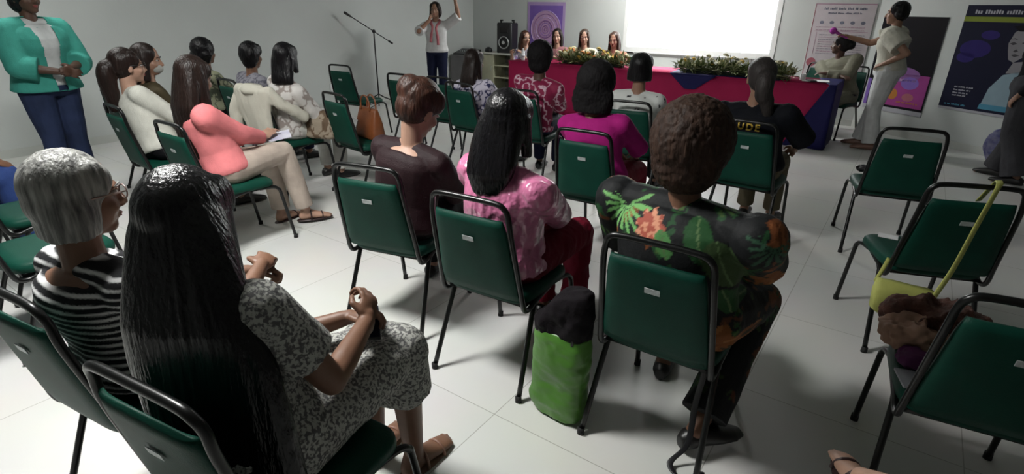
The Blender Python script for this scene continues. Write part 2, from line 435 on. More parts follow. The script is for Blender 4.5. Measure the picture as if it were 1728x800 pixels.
def hair_mesh(style, Hc, M, MY, k, vox):
    """style -> mesh in the person's frame; M head frame, MY yaw-only frame used for what hangs"""
    g = G(); s = k.get('hs', 1.0)
    W = lambda x, y, z: Hc + M @ (V(x, y, z) * s)
    def H(x, y, z): return Hc + MY @ V(x * s, y * s, z)          # hanging
    amp, fr = .0022, 12
    if style in ('long', 'bob', 'ponytail', 'bun', 'short', 'sidelong'):
        g.ell(W(0, -.022, .034), (.086 * s, .097 * s, .094 * s), M, 28, 18)
        g.ell(W(0, -.042, -.005), (.080 * s, .074 * s, .082 * s), M)
        for sx in (-1, 1): g.ell(W(sx * .058, .012, .045), (.026 * s, .055 * s, .055 * s), M)
    if style == 'long':
        L = k.get('len', .45); wd = k.get('wid', 1.0); back = k.get('back', .0); sh = k.get('shift', 0)
        pts = []; n = 9
        for i in range(n + 1):
            u = i / n; z = .10 - u * (L + .10)
            y = -.024 - .076 * min(1, u * (L + .10) / .27) - back * u
            hw = (.060 + .020 * min(1, u * (L + .10) / .09) + .018 * math.sin(min(1, u * 1.6) * math.pi * .6)) * (1 + (wd - 1) * min(1, u * 2.2)) * (1 - .35 * max(0, u - .75) / .25 * k.get('taper', 1))
            dp = .062 - .022 * min(1, u * 1.5) - (.012 * max(0, u - .8) / .2)
            pts.append((H(sh * u, y, z), MY @ V(hw * s, 0, 0), MY @ V(0, dp * s, 0)))
        g.loft(pts, 32, .8)
        if k.get('front', True):
            for sx in (-1, 1):
                g.loft([(H(sx * (.070 + .012 * u), -.01 + k.get('fy', .0) * u, .03 - u * k.get('fl', .25)), MY @ V(.020 * s, 0, 0), MY @ V(0, (.045 - .02 * u) * s, 0)) for u in (0, .2, .4, .6, .8, 1)], 16)
    if style == 'bob':
        L = k.get('len', .13)
        g.loft([(H(0, -.03 - .008 * u, .03 - u * (L + .03)), MY @ V((.080 + .016 * math.sin(min(1, u * 1.3) * 2.2)) * s, 0, 0), MY @ V(0, (.075 - .012 * u) * s, 0)) for u in (0, .2, .4, .6, .8, .95, 1)], 30, .85)
    if style == 'short':
        g.ell(W(0, -.035, .01), (.088 * s, .085 * s, .10 * s), M)
        g.ell(W(0, -.045, -.06), (.062 * s, .05 * s, .05 * s), M)
        amp, fr = .004, 22
    if style == 'curly':
        r = k.get('vol', 1.0); g.ell(W(0, -.028, .03), (.104 * s * r, .106 * s * r, .108 * s * r), M, 28, 18)
        g.ell(W(0, -.045, -.045), (.090 * s * r, .070 * s * r, .080 * s * r), M)
        if k.get('len', 0): g.loft([(H(0, -.055, .0 - u * k['len']), MY @ V((.10 + .02 * math.sin(u * 3)) * r * s, 0, 0), MY @ V(0, .065 * s, 0)) for u in (0, .25, .5, .75, .95, 1)], 26)
    if style == 'ponytail':
        tp = k.get('tie', (0, -.11, .03)); L = k.get('len', .35)
        a = W(*tp); pts = [a + M @ V(0, .03, 0), a, a + MY @ V(0, -.035, -.03), a + MY @ V(0, -.045, -.12), a + MY @ V(k.get('shift', 0) * .5, -.04 - k.get('back', 0) * .5, -L * .6), a + MY @ V(k.get('shift', 0), -.04 - k.get('back', 0), -L)]
        pts = spline(pts, 4); n = len(pts); tw = k.get('tw', 1.0)
        rr = [(.022 + .026 * math.sin(min(1, i / n * 1.5) * 2.2)) * (1 - .5 * max(0, i / n - .75) / .25) * tw for i in range(n)]
        g.tube(pts, rr, 14)
    if style == 'bun':
        bp = k.get('bun', (0, -.115, .0)); g.ell(W(*bp), (.060 * s, .045 * s, .058 * s), M)
        for i in range(5):
            a = i * 1.3; g.tube([W(bp[0] + math.cos(a + t * 1.2) * (.045 - .012 * t), bp[1] - .012 - .012 * t, bp[2] + math.sin(a + t * 1.2) * (.045 - .012 * t)) for t in (0, .4, .8, 1.2, 1.6)], .014, 8)
        amp, fr = .004, 14
    me = remesh(g, vox, 16 if style in ('long', 'bob') else 8)
    curl = style == 'curly'
    Mi = np.linalg.inv(M)
    def dsp(c, n):
        q = (c - Hc) @ Mi.T
        if curl: return .003 * fbm(q * 28, 3, 3) + .006 * fbm(q * 90, 9, 2)
        ph = np.arctan2(q[:, 0], q[:, 1] + .03); hang = np.clip(-(q[:, 2]) / .3, 0, 1)
        if style in ('bun', 'short', 'ponytail'):
            return amp * fbm(np.column_stack([q[:, 0] * fr * 6, q[:, 1] * fr * 1.2, q[:, 2] * fr * 2]), 5, 3)
        return amp * (fbm(np.column_stack([ph * fr * 1.3, q[:, 2] * 1.6, q[:, 2] * 0]), 5, 3)) * (1 + hang) + .005 * hang * vnoise(np.column_stack([ph * 4, q[:, 2] * 3, q[:, 2] * 0]), 8)
    displace(me, dsp)
    return me

def person(label, x, y, rz, P, k, group=None, cat='person'):
    """P pose in the person's frame (x right, y forward); k looks"""
    t = empty('person', (x, y, 0), rz); tag(t, label, cat, group)
    vox = k.get('vox', .008); w = k.get('w', 1.0); hs = k.get('hs', 1.0)
    Hc = V(*P['head']); yaw, pit, til = P.get('hrot', (0, 0, 0))
    MY = rotz(yaw); M = MY @ rotx(-pit) @ roty(til)
    hip = V(*P.get('hip', (0, -.04, .55)))
    N = V(*P['neck']) if 'neck' in P else Hc + V(*P.get('noff', (0, -.025, -.185)))
    ax = nrm(N - hip); shy = P.get('shy', 0); hy = P.get('hy', 0)
    def lat(u):
        r = rotz(hy + (shy - hy) * u) @ V(1, 0, 0); r = nrm(r - ax * (r @ ax)); return r, np.cross(ax, r)
    def torso(g, o, u0=0.0, u1=1.0, fat=1.0, hemw=0, neckr=None):
        Ls = []
        prof = [(-.16, .150, .110), (-.08, .172, .130), (0, .176, .134), (.12, .160, .124), (.28, .146, .112), (.45, .150, .114), (.62, .160, .118), (.76, .166, .114), (.86, .160, .098), (.93, .125, .076), (.98, .080, .060), (1.03, .055, .052)]
        for u, a, b in prof:
            if u < u0 - 1e-6 or u > u1 + 1e-6: continue
            r, f = lat(max(0, min(1, u)))
            bel = k.get('belly', 0) * math.exp(-((u - .25) / .22) ** 2)
            bust = .022 * math.exp(-((u - .68) / .13) ** 2)
            hump = k.get('hump', 0) * math.exp(-((u - .85) / .15) ** 2)
            a2 = a * w * fat + o + (hemw if u == u0 else 0); b2 = b * (.5 + .5 * w) * fat + o + bel * .5 + bust * .5 + (hemw if u == u0 else 0)
            c = hip + (N - hip) * u + f * (bel * .5 + bust * .5 - hump)
            Ls.append((c, r * a2, f * b2))
        g.loft(Ls, 32, .9)
    rS, fS = lat(.9)
    shd = P.get('shdrop', .055)
    S = {}; E_ = {}; T_ = {}
    sw = P.get('sw', .165) * w
    for sd, nm in ((-1, 'L'), (1, 'R')):
        S[nm] = N + rS * sd * sw - ax * shd + fS * P.get('shf', 0.0)
        h = P.get('hand' + nm, (sd * .08, .28, .66)); hint = P.get('el' + nm, (sd * .6, -.3, -.8))
        E_[nm], T_[nm] = ik(S[nm], h, .275, .245, hint)
    legs = {}
    for sd, nm in ((-1, 'L'), (1, 'R')):
        hj = hip + rotz(hy) @ V(sd * .085 * w, .0, -.01)
        kn = V(*P.get('knee' + nm, (sd * .10, .40, .51))); an = V(*P.get('ank' + nm, (sd * .10, .42, .08)))
        legs[nm] = (hj, kn, an, P.get('toe' + nm, (sd * .12, 1, 0)))
    # ---- body, one continuous surface
    g = G(); torso(g, 0)
    g.cone(N - V(0, 0, .02), Hc + M @ V(0, -.022, -.06) * hs, .056, .050)
    for sd, nm in ((-1, 'L'), (1, 'R')):
        g.cone(N - ax * .01, S[nm], .045, .052); g.cone(S[nm], E_[nm], .050 * (.6 + .4 * w), .038); g.cone(E_[nm], E_[nm] + (T_[nm] - E_[nm]) * .35, .037, .036); g.cone(E_[nm] + (T_[nm] - E_[nm]) * .3, T_[nm], .037, .025)
        hd = P.get('hd' + nm, T_[nm] - E_[nm]); hn = P.get('hn' + nm, (-sd * .5, 0, -.8))
        hand(g, T_[nm], hd, hn, sd, k.get('curl', .55), .96)
        hj, kn, an, to = legs[nm]
        g.cone(hj, hj + (kn - hj) * .5, .084 * w, .072 * w); g.cone(hj + (kn - hj) * .45, kn, .073 * w, .055); d = an - kn
        g.cone(kn, kn + d * .3, .053, .053); g.cone(kn + d * .3, an, .054, .034)
        foot(g, an, to)
    # head
    W = lambda a, b, c: Hc + M @ (V(a, b, c) * hs)
    g.ell(W(0, -.012, .032), (.073 * hs, .092 * hs, .086 * hs), M, 28, 18)
    g.ell(W(0, .022, -.035), (.060 * hs, .066 * hs, .076 * hs), M)
    g.ell(W(0, .052, -.092), (.032 * hs, .030 * hs, .024 * hs), M)
    g.ell(W(0, .018, -.070), (.050 * hs, .052 * hs, .034 * hs), M)
    for sx in (-1, 1):
        g.ell(W(sx * .034, .056, -.034), (.026 * hs, .024 * hs, .024 * hs), M)
        g.cone(W(sx * .012, .082, .020), W(sx * .044, .066, .018), .010 * hs, .009 * hs, 10)
        g.ell(W(sx * .072, -.008, -.018), (.011 * hs, .019 * hs, .031 * hs), M @ rotz(-sx * 22))
        g.ell(W(sx * .013, .094, -.040), (.0085 * hs, .011 * hs, .0075 * hs), M)
    g.cone(W(0, .082, .012), W(0, .106, -.034), .0085 * hs, .0115 * hs, 10)
    g.ell(W(0, .082, -.062), (.022 * hs, .012 * hs, .006 * hs), M); g.ell(W(0, .080, -.071), (.020 * hs, .012 * hs, .007 * hs), M)
    body = link('body', remesh(g, vox, k.get('bsm', 3)), k['skin'], t)
    if k.get('face', True):
        for sx in (-1, 1):
            g = G(); g.ell(W(sx * .030, .0735, .001), (.0125 * hs, .0105 * hs, .0075 * hs), M, 14, 8); ey = link('eye', g.mesh(), k.get('eyem', M_eyew), body)
            g = G(); g.ell(W(sx * .030, .0825, .001), (.0055 * hs, .004 * hs, .0055 * hs), M, 12, 6); link('iris', g.mesh(), M_iris, body)
            g = G(); g.tube([W(sx * .012, .092, .020), W(sx * .030, .089, .026), W(sx * .048, .072, .020)], [.0022 * hs, .003 * hs, .0015 * hs], 6); link('eyebrow', g.mesh(), k['hairm'], body)
        g = G(); g.ell(W(0, .0875, -.0625), (.019 * hs, .008 * hs, .004 * hs), M, 14, 8); g.ell(W(0, .086, -.070), (.016 * hs, .008 * hs, .0045 * hs), M, 14, 8)
        link('lips', g.mesh(), k.get('lipm', mat('lips', (.28, .06, .06), .4, noise=.1)), body)
    # ---- hair
    if k.get('hair'):
        link('hair', hair_mesh(k['hair'], Hc, M, MY, {**k, **k.get('hk', {})}, k.get('hvox', vox * .85)), k['hairm'], t)
    # ---- upper garment
    wr_a, wr_f = k.get('wr', (.006, 14))
    def wrinkle(me, a=wr_a, f=wr_f):
        q_ = lambda c: fbm(c * np.array([f, f, f * .55]) + 3.3, int(x * 10) & 31, 3)
        displace(me, (lambda c, n: a * (.45 - 2.0 * np.abs(q_(c)))) if k.get('fold') else (lambda c, n: a * q_(c)))
    def garment(name, m, o, u0, u1, sl, hemw=0, wa=wr_a, pat=None, extra=None):
        g = G(); torso(g, o, u0, u1, k.get('fat', 1.0), hemw)
        for sd, nm in ((-1, 'L'), (1, 'R')):
            if u1 > .9: g.cone(N - ax * .022, S[nm], .046 + o * .7, .054 + o)
            r = k.get('slr', 1.0)
            if sl == 'long':
                g.cone(S[nm], E_[nm], (.056 + o) * r, (.045 + o * .8) * r); g.cone(E_[nm], E_[nm] + (T_[nm] - E_[nm]) * .93, (.045 + o * .8) * r, (.034 + o * .5) * r, caps=False)
                g.ell(E_[nm], V(1, 1, 1) * (.044 + o * .8) * r)
            elif sl == 'elbow':
                g.cone(S[nm], S[nm] + (E_[nm] - S[nm]) * .6, (.056 + o) * r, (.052 + o) * r); g.cone(S[nm] + (E_[nm] - S[nm]) * .5, S[nm] + (E_[nm] - S[nm]) * 1.0, (.053 + o) * r, (.052 + o * 1.4) * r, caps=False)
            elif sl == 'short':
                g.cone(S[nm], S[nm] + (E_[nm] - S[nm]) * .2, (.056 + o) * r, (.055 + o) * r); g.cone(S[nm], S[nm] + (E_[nm] - S[nm]) * .62, (.055 + o) * r, (.056 + o * 1.3) * r, caps=False)
            elif sl == 'three':
                g.cone(S[nm], E_[nm], (.056 + o) * r, (.050 + o) * r); g.cone(E_[nm], E_[nm] + (T_[nm] - E_[nm]) * .45, (.050 + o) * r, (.050 + o * 1.3) * r, caps=False)
        if extra: extra(g, locals())
        me = remesh(g, vox, 4); wrinkle(me, wa)
        if pat: paint(me, pat)
        return link(name, me, m, t)
    tp = k.get('top')
    if tp:
        garment(tp[0], tp[1], tp[2] if len(tp) > 2 else .012, k.get('u0', -.08), k.get('u1', .985), k.get('sleeve', 'short'), k.get('hemw', 0), pat=k.get('pat'), extra=k.get('extra'))
    tp = k.get('jacket')
    if tp:
        o_ = garment(tp[0], tp[1], .03, k.get('ju0', -.16), k.get('ju1', .93), k.get('jsleeve', 'three'), .015)
        bm = bmesh.new(); bm.from_mesh(o_.data); cut = [v for v in bm.verts if v.co.y > .04 and abs(v.co.x) < .035 + .10 * max(0, v.co.z - hip[2] - .05) and v.co.z > hip[2] - .2 and v.normal.y > .1]
        bmesh.ops.delete(bm, geom=cut, context='VERTS'); bm.to_mesh(o_.data); bm.free(); solid(o_, .004)
    # ---- lower garment
    lo = k.get('bottom')
    if lo:
        g = G(); o = lo[2] if len(lo) > 2 else .012
        r, f = lat(0)
        g.loft([(hip + (N - hip) * u, r * (a * w + o), f * (b * (.5 + .5 * w) + o)) for u, a, b in ((-.18, .13, .10), (-.1, .168, .126), (0, .174, .132), (.1, .160, .122), (.16, .152, .118))], 28)
        for nm in 'LR':
            hj, kn, an, to = legs[nm]; d = an - kn; e = k.get('leglen', .93)
            g.cone(hj, kn, .088 * w + o, .060 + o)
            if lo[0] == 'trousers':
                fl_ = k.get('flare', .012)
                g.cone(kn, kn + d * .35, .060 + o, .058 + o); g.cone(kn + d * .3, kn + d * e, .056 + o, .040 + o + fl_, caps=False)
        if lo[0] == 'skirt':
            a, b = legs['L'], legs['R']
            for u in (0, .25, .5, .75, 1.0):
                p = a[0] + (a[1] - a[0]) * u; q = b[0] + (b[1] - b[0]) * u
                g.cone(p, q, .08 * w + o - .012 * u, .08 * w + o - .012 * u)
            da = a[2] - a[1]; db = b[2] - b[1]; e = k.get('skirtlen', .35)
            g.cone(a[1], a[1] + da * e, .066 + o, .07 + o, caps=False); g.cone(b[1], b[1] + db * e, .066 + o, .07 + o, caps=False)
            for u in (.0, .2, .4, .6, .8, 1): g.cone(a[1] + da * e * u, b[1] + db * e * u, .055 + o, .055 + o)
        me = remesh(g, vox, 4); wrinkle(me)
        if k.get('bpat'): paint(me, k['bpat'])
        link(lo[0], me, lo[1], t)
    if k.get('shoe'):
        for sd, nm in ((-1, 'L'), (1, 'R')):
            hj, kn, an, to = legs[nm]; g = G(); shoe(g, an, to); link('shoe', remesh(g, .006, 3), k['shoe'], t)
    if k.get('sandal'):
        for nm in 'LR':
            hj, kn, an, to = legs[nm]; d = nrm(V(*to)); u = np.cross(d, V(0, 0, 1)); h = V(an[0], an[1], max(0, an[2] - .08)); g = G()
            g.loft([(h + d * .06 + V(0, 0, z), d * .135, u * .045) for z in (-.004, .006)], 24)
            for yy, zz in ((.115, .05), (.03, .082)):
                g.tube([h + d * yy + u * .043 * math.cos(a) + V(0, 0, .004 + (zz - .004) * math.sin(a)) for a in np.linspace(0, math.pi, 9)], .006, 8)
            link('sandal', g.mesh(), k['sandal'], t)
    info = dict(t=t, body=body, Hc=Hc, M=M, MY=MY, N=N, hip=hip, S=S, E=E_, T=T_, W=W, lat=lat, legs=legs)
    if k.get('glasses'):
        g = G()
        for sx in (-1, 1):
            g.tube([W(sx * .032 + .023 * math.cos(a), .096, .000 + .019 * math.sin(a)) for a in np.linspace(0, 2 * math.pi, 17)[:-1]], .0022, 6, closed=True)
            g.tube([W(sx * .055, .094, .006), W(sx * .075, .06, .008), W(sx * .080, -.005, .004), W(sx * .076, -.02, -.012)], .0024, 6)
        g.tube([W(-.010, .097, .004), W(0, .099, .007), W(.010, .097, .004)], .002, 6)
        link('spectacles', g.mesh(), k['glasses'], t)
    return info
def seated(key, hx, hy, hz, **P):
    """pose on chair `key`; head given in the chair's frame"""
    x, y, rz = CHAIRS[key]; d = dict(head=(hx, hy, hz), hip=(hx * .25, -.05, .565)); d.update(P); return x, y, rz, d
SK_br = skin('brown_skin', (.19, .095, .058)); SK_dk = skin('dark_brown_skin', (.085, .042, .028)); SK_lt = skin('light_skin', (.42, .25, .18)); SK_md = skin('tan_skin', (.30, .165, .11))
HR_bk = hairm('black_hair', (.004, .0035, .005)); HR_bs = hairm('glossy_black_hair', (.004, .0035, .005), .27, spec=.45)
HR_br = hairm('dark_brown_hair', (.018, .010, .008)); HR_au = hairm('auburn_brown_hair', (.055, .022, .014), .42, col2=(.015, .007, .005))
HR_md = hairm('brown_hair', (.048, .024, .015), .65, spec=.25, col2=(.018, .009, .006)); HR_gy = hairm('silver_grey_hair', (.34, .34, .32), .4, col2=(.06, .06, .06))
HR_fz = hairm('grey_brown_hair', (.045, .038, .036), .5); HR_cb = hairm('curly_black_hair', (.006, .005, .006), .75, spec=.2)
DENIM = cloth('blue_denim', (.028, .042, .098), noise=.5, nscale=5); DKTR = cloth('black_trousers', (.008, .008, .01)); NAVY = cloth('dark_navy_trousers', (.008, .011, .035))
BLKSH = mat('black_shoe_leather', (.01, .01, .01), .4, noise=.3, nscale=20); SAND = mat('dark_brown_sandal', (.03, .012, .012), .45, noise=.3, nscale=30)

# ---- patterns that belong to the cloth itself (painted per vertex)
def stripes(c, n):
    z = c[:, 2] + .10 * c[:, 0] * c[:, 0] + .004 * np.sin(c[:, 0] * 9)
    f = (z / .0235) % 1.0
    d = np.clip((np.abs(f - .5) - .13) * 12, 0, 1)[:, None]
    return (1 - d) * V(.62, .62, .62) + d * V(.008, .008, .010)
FLOWERS = [(-.19, .935, .085, 'palm'), (-.07, .90, .050, 'coral'), (-.01, .86, .045, 'leaf'), (.10, .89, .070, 'leafd'), (.18, .82, .085, 'leafo'), (.32, .92, .075, 'palmd'), (.30, .72, .055, 'orange'),
           (-.05, .69, .045, 'coral2'), (.19, .50, .08, 'orange'), (.20, .68, .05, 'leafd'), (-.2, .52, .05, 'palm2'), (.02, .50, .05, 'orange')]
def floral(c, n):
    out = np.tile(V(.006, .007, .008), (len(c), 1))
    a = fbm(c * 13 + 7, 21, 2); b = fbm(c * 13 + 51, 33, 2); st = np.sin(fbm(c * 10, 5, 2) * 30)
    m = (a > .26) & (st > -.3); out[m] = V(.015, .07, .022)
    m = (a > .42) & (st > .4); out[m] = V(.07, .13, .035)
    m = (b > .36); out[m] = V(.15, .045, .012)
    m = (b > .44) & (st > 0); out[m] = V(.26, .09, .03)
    m = (c[:, 2] < .62) & (a > .12) & (a < .26) & (st > 0); out[m] = V(.03, .055, .02)
    m = (c[:, 2] < .62) & (b > .24) & (b < .36); out[m] = V(.085, .03, .012)
    back = n[:, 1] < .35
    x, z = c[:, 0], c[:, 2]
    for fx, fz, r, ty in FLOWERS:
        dx, dz = x - fx, z - fz; rr = np.hypot(dx, dz); th = np.arctan2(dz, dx)
        if ty.startswith('palm'):
            k = (np.abs(np.sin(th * 8 + .6)) > .25 + .6 * rr / r) & (dz < rr * .55)
            m = back & (rr < r * (1.1 + .25 * np.sin(th * 5))) & k
            out[m] = {'palm': V(.17, .42, .13), 'palmd': V(.03, .09, .05), 'palm2': V(.10, .22, .15)}[ty]
        elif ty.startswith('coral'):
            m = back & (rr < r * (1 + .15 * np.sin(th * 9)))
            f = fbm(np.column_stack([dx * 75, dz * 75, dx * 0]), 3, 2)
            out[m] = V(.50, .11, .07) * (.8 if ty == 'coral' else .35)
            out[m & (f > .1)] = V(.75, .33, .20) * (.9 if ty == 'coral' else .3)
        elif ty.startswith('leaf'):
            e = np.hypot(dx * 1.5 + dz * .5, dz); m = back & (e < r)
            out[m] = {'leaf': V(.08, .24, .07), 'leafd': V(.02, .085, .025), 'leafo': V(.045, .085, .028)}[ty]
            out[m & (np.abs(dx * 1.5 + dz * .5) < .004)] = V(.12, .20, .08)
        else:
            m = back & (rr < r * (1 + .2 * np.sin(th * 5 + 1))); f = fbm(np.column_stack([dx * 40, dz * 40, dx * 0]), 6, 2)
            out[m] = V(.22, .075, .018); out[m & (f > .15)] = V(.32, .13, .04); out[m & (f < -.3)] = V(.04, .03, .015)
    return out
def speckle_mat():
    m = mat('speckled_crepe', (.40, .40, .37), .8, spec=.15, col2=(.11, .11, .11), nscale=105, bump=.2, bscale=140)
    cr = [n for n in m.node_tree.nodes if n.type == 'VALTORGB'][0]; cr.color_ramp.elements[0].position = .44; cr.color_ramp.elements[1].position = .54
    return m
def paisley(dark, light, sc, thr=.25, seed=1):
    def f(c, n):
        a = np.abs(fbm(c * sc, seed, 2)); b = fbm(c * sc * .6 + 9, seed + 5, 2)
        m = ((a < .09) | (b > thr))[:, None]
        return np.where(m, V(*dark), V(*light))
    return f
def dots(c, n):
    a = fbm(c * 34, 12, 1); return np.where((a > .42)[:, None], V(.02, .02, .025), V(.62, .64, .62))
def squiggle(c, n):
    a = np.abs(fbm(c * 17, 44, 2)); return np.where((a < .075)[:, None], V(.62, .42, .5), V(.22, .012, .055))
VM = vcol_mat('printed_cotton'); VMs = vcol_mat('printed_knit', .85)
SATIN = mat('pink_satin', (.66, .19, .36), .22, spec=.9, sheen=.15, coat=.3, noise=.18, nscale=6, bump=.9, bscale=11)
_b = [n for n in SATIN.node_tree.nodes if n.type == 'BUMP'][0]; _b.inputs['Distance'].default_value = .035
CREAM = cloth('cream_cotton', (.62, .62, .56)); CRIM = cloth('crimson_cloth', (.17, .006, .022))

# ---- front-left pair
x, y, r, P = seated('H1', -.0, -.08, 1.085, hrot=(-6, 4, 0), handL=(.10, .33, .70), handR=(.17, .31, .74), elR=(.8, -.2, -.6), w=1)
P1 = person('grey-haired woman with glasses in a black and white striped top', x, y, r, P, dict(skin=SK_br, hairm=HR_gy, hair='bob', hk=dict(len=.10), hs=1.04, w=1.02, vox=.0055, top=('striped_top', VMs, .012), pat=stripes, sleeve='short', u1=.94, bottom=('trousers', DKTR), glasses=mat('metal_spectacle_frame', (.3, .22, .2), .3, metal=.8), sandal=SAND, curl=1.3, hump=.02))
x, y, r, P = seated('H2', -.16, -.03, 1.11, hrot=(24, 2, 0), shy=4, handL=(-.06, .30, .705), handR=(.03, .30, .72), elR=(.5, -.1, -1), elL=(-.5, .1, -1),
    kneeR=(.05, .42, .55), kneeL=(-.10, .42, .53), ankR=(.03, .47, .08), ankL=(-.13, .45, .08), toeR=(.15, 1, 0), hnR=(-.8, 0, -.3), hdR=(-.35, .6, .45), hdL=(.5, .5, .1), sw=.175)
P2 = person('woman with very long black hair in a grey speckled dress, nearest at left', x, y, r, P, dict(skin=SK_br, hairm=HR_bs, hair='long', hk=dict(len=.74, wid=1.62, back=.10, taper=.25, fl=.45, shift=.13), hs=1.08, w=1.08, vox=.0055, top=('speckled_dress_bodice', speckle_mat(), .014), sleeve='short', slr=1.08, bottom=('skirt', speckle_mat(), .014), sandal=mat('tan_sandal', (.25, .13, .09), .5, noise=.2), curl=.9))
# ---- centre foreground
x, y, r, P = seated('C1', .11, .03, 1.115, hrot=(-18, 28, 8), shy=-6, handL=(-.02, .34, .60), handR=(.12, .36, .60), noff=(-.03, -.05, -.175))
person('woman in a sheer dark brown top with auburn hair pinned up', x, y, r, P, dict(skin=SK_lt, hairm=HR_au, hair='bun', hk=dict(bun=(-.02, -.085, .055)), hs=1.13, w=1.03, vox=.007, top=('sheer_blouse', cloth('sheer_brown_mesh', (.024, .012, .014), .6), .012), sleeve='three', u1=.95, bottom=('trousers', DKTR), shoe=BLKSH))
x, y, r, P = seated('C2', .03, -.05, 1.145, hrot=(6, 18, -4), shy=-14, handL=(-.06, .34, .62), handR=(.08, .36, .62), elR=(1, -.2, -.5), kneeR=(.16, .42, .54), kneeL=(-.04, .42, .53), ankR=(.14, .44, .08), ankL=(-.04, .44, .08))
def cuffs(info, m, rad=.066):
    g = G(); nm = 'R'; g.cone(info['E'][nm] + (info['S'][nm] - info['E'][nm]) * .12, info['E'][nm] + (info['T'][nm] - info['E'][nm]) * .12, rad, rad * .96, 24); g.ell(info['E'][nm], (rad, rad, rad))
    me = remesh(g, .007, 4); displace(me, lambda c, n: .004 * fbm(c * 25, 3, 2)); link('sleeve_cuff', me, m, info['t'])
P12 = person('woman in a shiny pink satin blouse with straight black hair', x, y, r, P, dict(skin=SK_br, hairm=HR_bs, hair='long', hk=dict(len=.27, wid=1.04, back=.02, taper=1.3, fl=.16, shift=-.03), hs=1.05, w=1.1, vox=.007, top=('satin_blouse', SATIN, .016), wr=(.011, 13), fold=True, sleeve='long', slr=1.08, u0=-.08, bottom=('trousers', CRIM, .016), shoe=BLKSH))
cuffs(P12, mat('pale_pink_cuff', (.42, .14, .24), .4, noise=.3, nscale=30, bump=.3))
x, y, r, P = seated('C3', .0, -.06, 1.155, hrot=(-4, 6, 0), shy=-12, handL=(-.12, .30, .62), handR=(.14, .34, .62), elR=(1, -.1, -.4), elL=(-1, -.1, -.4), kneeR=(.24, .33, .49), kneeL=(-.12, .40, .51), ankR=(.17, -.10, .10), toeR=(.5, .6, 0), ankL=(-.10, .30, .08), sw=.195)
P17 = person('large woman with brown curly hair in a black dress printed with tropical flowers', x, y, r, P, dict(skin=SK_br, hairm=HR_md, hair='curly', hk=dict(vol=1.22), hs=1.06, w=1.34, vox=.0065, top=('floral_dress_bodice', VM, .018), pat=floral, sleeve='elbow', slr=1.22, u0=-.16, bottom=('trousers', VM, .022), bpat=floral, flare=.03, leglen=.9, shoe=BLKSH))
# ---- middle rows
x, y, r, P = seated('L', -.06, -.02, 1.125, hrot=(0, 12, 0), handR=(.1, .35, .62), handL=(-.1, .35, .62), elR=(1, -.2, -.5), elL=(-1, -.2, -.5))
person('woman in a plain magenta top with chin-length curly black hair', x, y, r, P, dict(skin=SK_br, hairm=HR_cb, hair='curly', hk=dict(vol=1.12, len=.16), hs=1.05, w=1.15, vox=.009, top=('magenta_top', cloth('magenta_jersey', (.36, .012, .17))), sleeve='elbow', bottom=('trousers', CRIM), shoe=BLKSH))
x, y, r, P = seated('K', .08, -.02, 1.155, handR=(.1, .35, .62), handL=(-.1, .35, .62))
person('short-haired person in a crimson shirt patterned with white lines', x, y, r, P, dict(skin=SK_dk, hairm=HR_cb, hair='curly', hk=dict(vol=1.08), hs=1.06, w=1.12, vox=.009, top=('patterned_shirt', VM), pat=squiggle, sleeve='elbow', bottom=('trousers', NAVY), shoe=BLKSH))
x, y, r, P = seated('M', .01, -.05, 1.12, handR=(.1, .35, .62), handL=(-.1, .35, .62))
person('person with a rounded black bob in a white top with black dots', x, y, r, P, dict(skin=SK_md, hairm=HR_bk, hair='bob', hk=dict(len=.09), hs=1.06, w=1.02, vox=.009, top=('dotted_blouse', VM), pat=dots, sleeve='elbow', bottom=('trousers', DKTR), shoe=BLKSH))
x, y, r, P = seated('N', -.04, -.04, 1.15, hrot=(22, 2, 0), shy=-8, handR=(.2, .30, .64), handL=(-.1, .35, .62), elR=(1, -.2, -.4), elL=(-1, -.1, -.4), sw=.18)
PN = person('woman in a black shirt with yellow letters on the back and a grey-brown ponytail', x, y, r, P, dict(skin=SK_md, hairm=HR_fz, hair='ponytail', hk=dict(len=.26, tie=(.01, -.10, .02), shift=.05, tw=1.2), hs=1.08, w=1.22, vox=.009, top=('black_shirt', cloth('black_polo_cotton', (.007, .008, .012)), .016), sleeve='elbow', slr=1.15, bottom=('trousers', cloth('khaki_trousers', (.13, .11, .07))), shoe=BLKSH))
x, y, r, P = seated('J', -.04, -.03, 1.07, handR=(.1, .35, .62), handL=(-.1, .35, .62))
person('woman with long brown hair in a white blouse with dark blue swirls', x, y, r, P, dict(skin=SK_md, hairm=HR_br, hair='long', hk=dict(len=.34, wid=.95, fl=.2), w=1.08, vox=.009, top=('swirl_blouse', VM), pat=paisley((.035, .04, .11), (.60, .57, .68), 20), sleeve='elbow', slr=1.15, bottom=('trousers', DKTR), shoe=BLKSH))
# ---- left block
x, y, r, P = seated('G', -.06, -.06, 1.14, hrot=(8, 14, 0), shy=-18, hip=(0, -.02, .565), handR=(-.04, .34, .68), handL=(-.14, .34, .70), elR=(.9, -.3, -.7), kneeR=(.0, .43, .58), ankR=(.02, .54, .10), kneeL=(-.15, .40, .53), ankL=(-.15, .44, .08), toeR=(.5, 1, 0), hdR=(-.3, .8, .3), hdL=(.3, .8, .2))
person('woman in a salmon pink jacket with long dark hair looking down at her hands', x, y, r, P, dict(skin=SK_lt, hairm=HR_br, hair='long', hk=dict(len=.50, wid=1.1, fl=.34, back=.0), hs=1.05, w=1.02, vox=.0075, top=('pink_jacket', cloth('salmon_pink_knit', (.74, .22, .23)), .018), sleeve='long', slr=1.12, bottom=('trousers', cloth('beige_trousers', (.50, .42, .36)), .018), sandal=SAND, curl=.3))
x, y, r, P = seated('P4c', -.16, -.10, 1.14, hrot=(-2, 0, 0), handR=(.08, .30, .66), handL=(-.1, .3, .66))
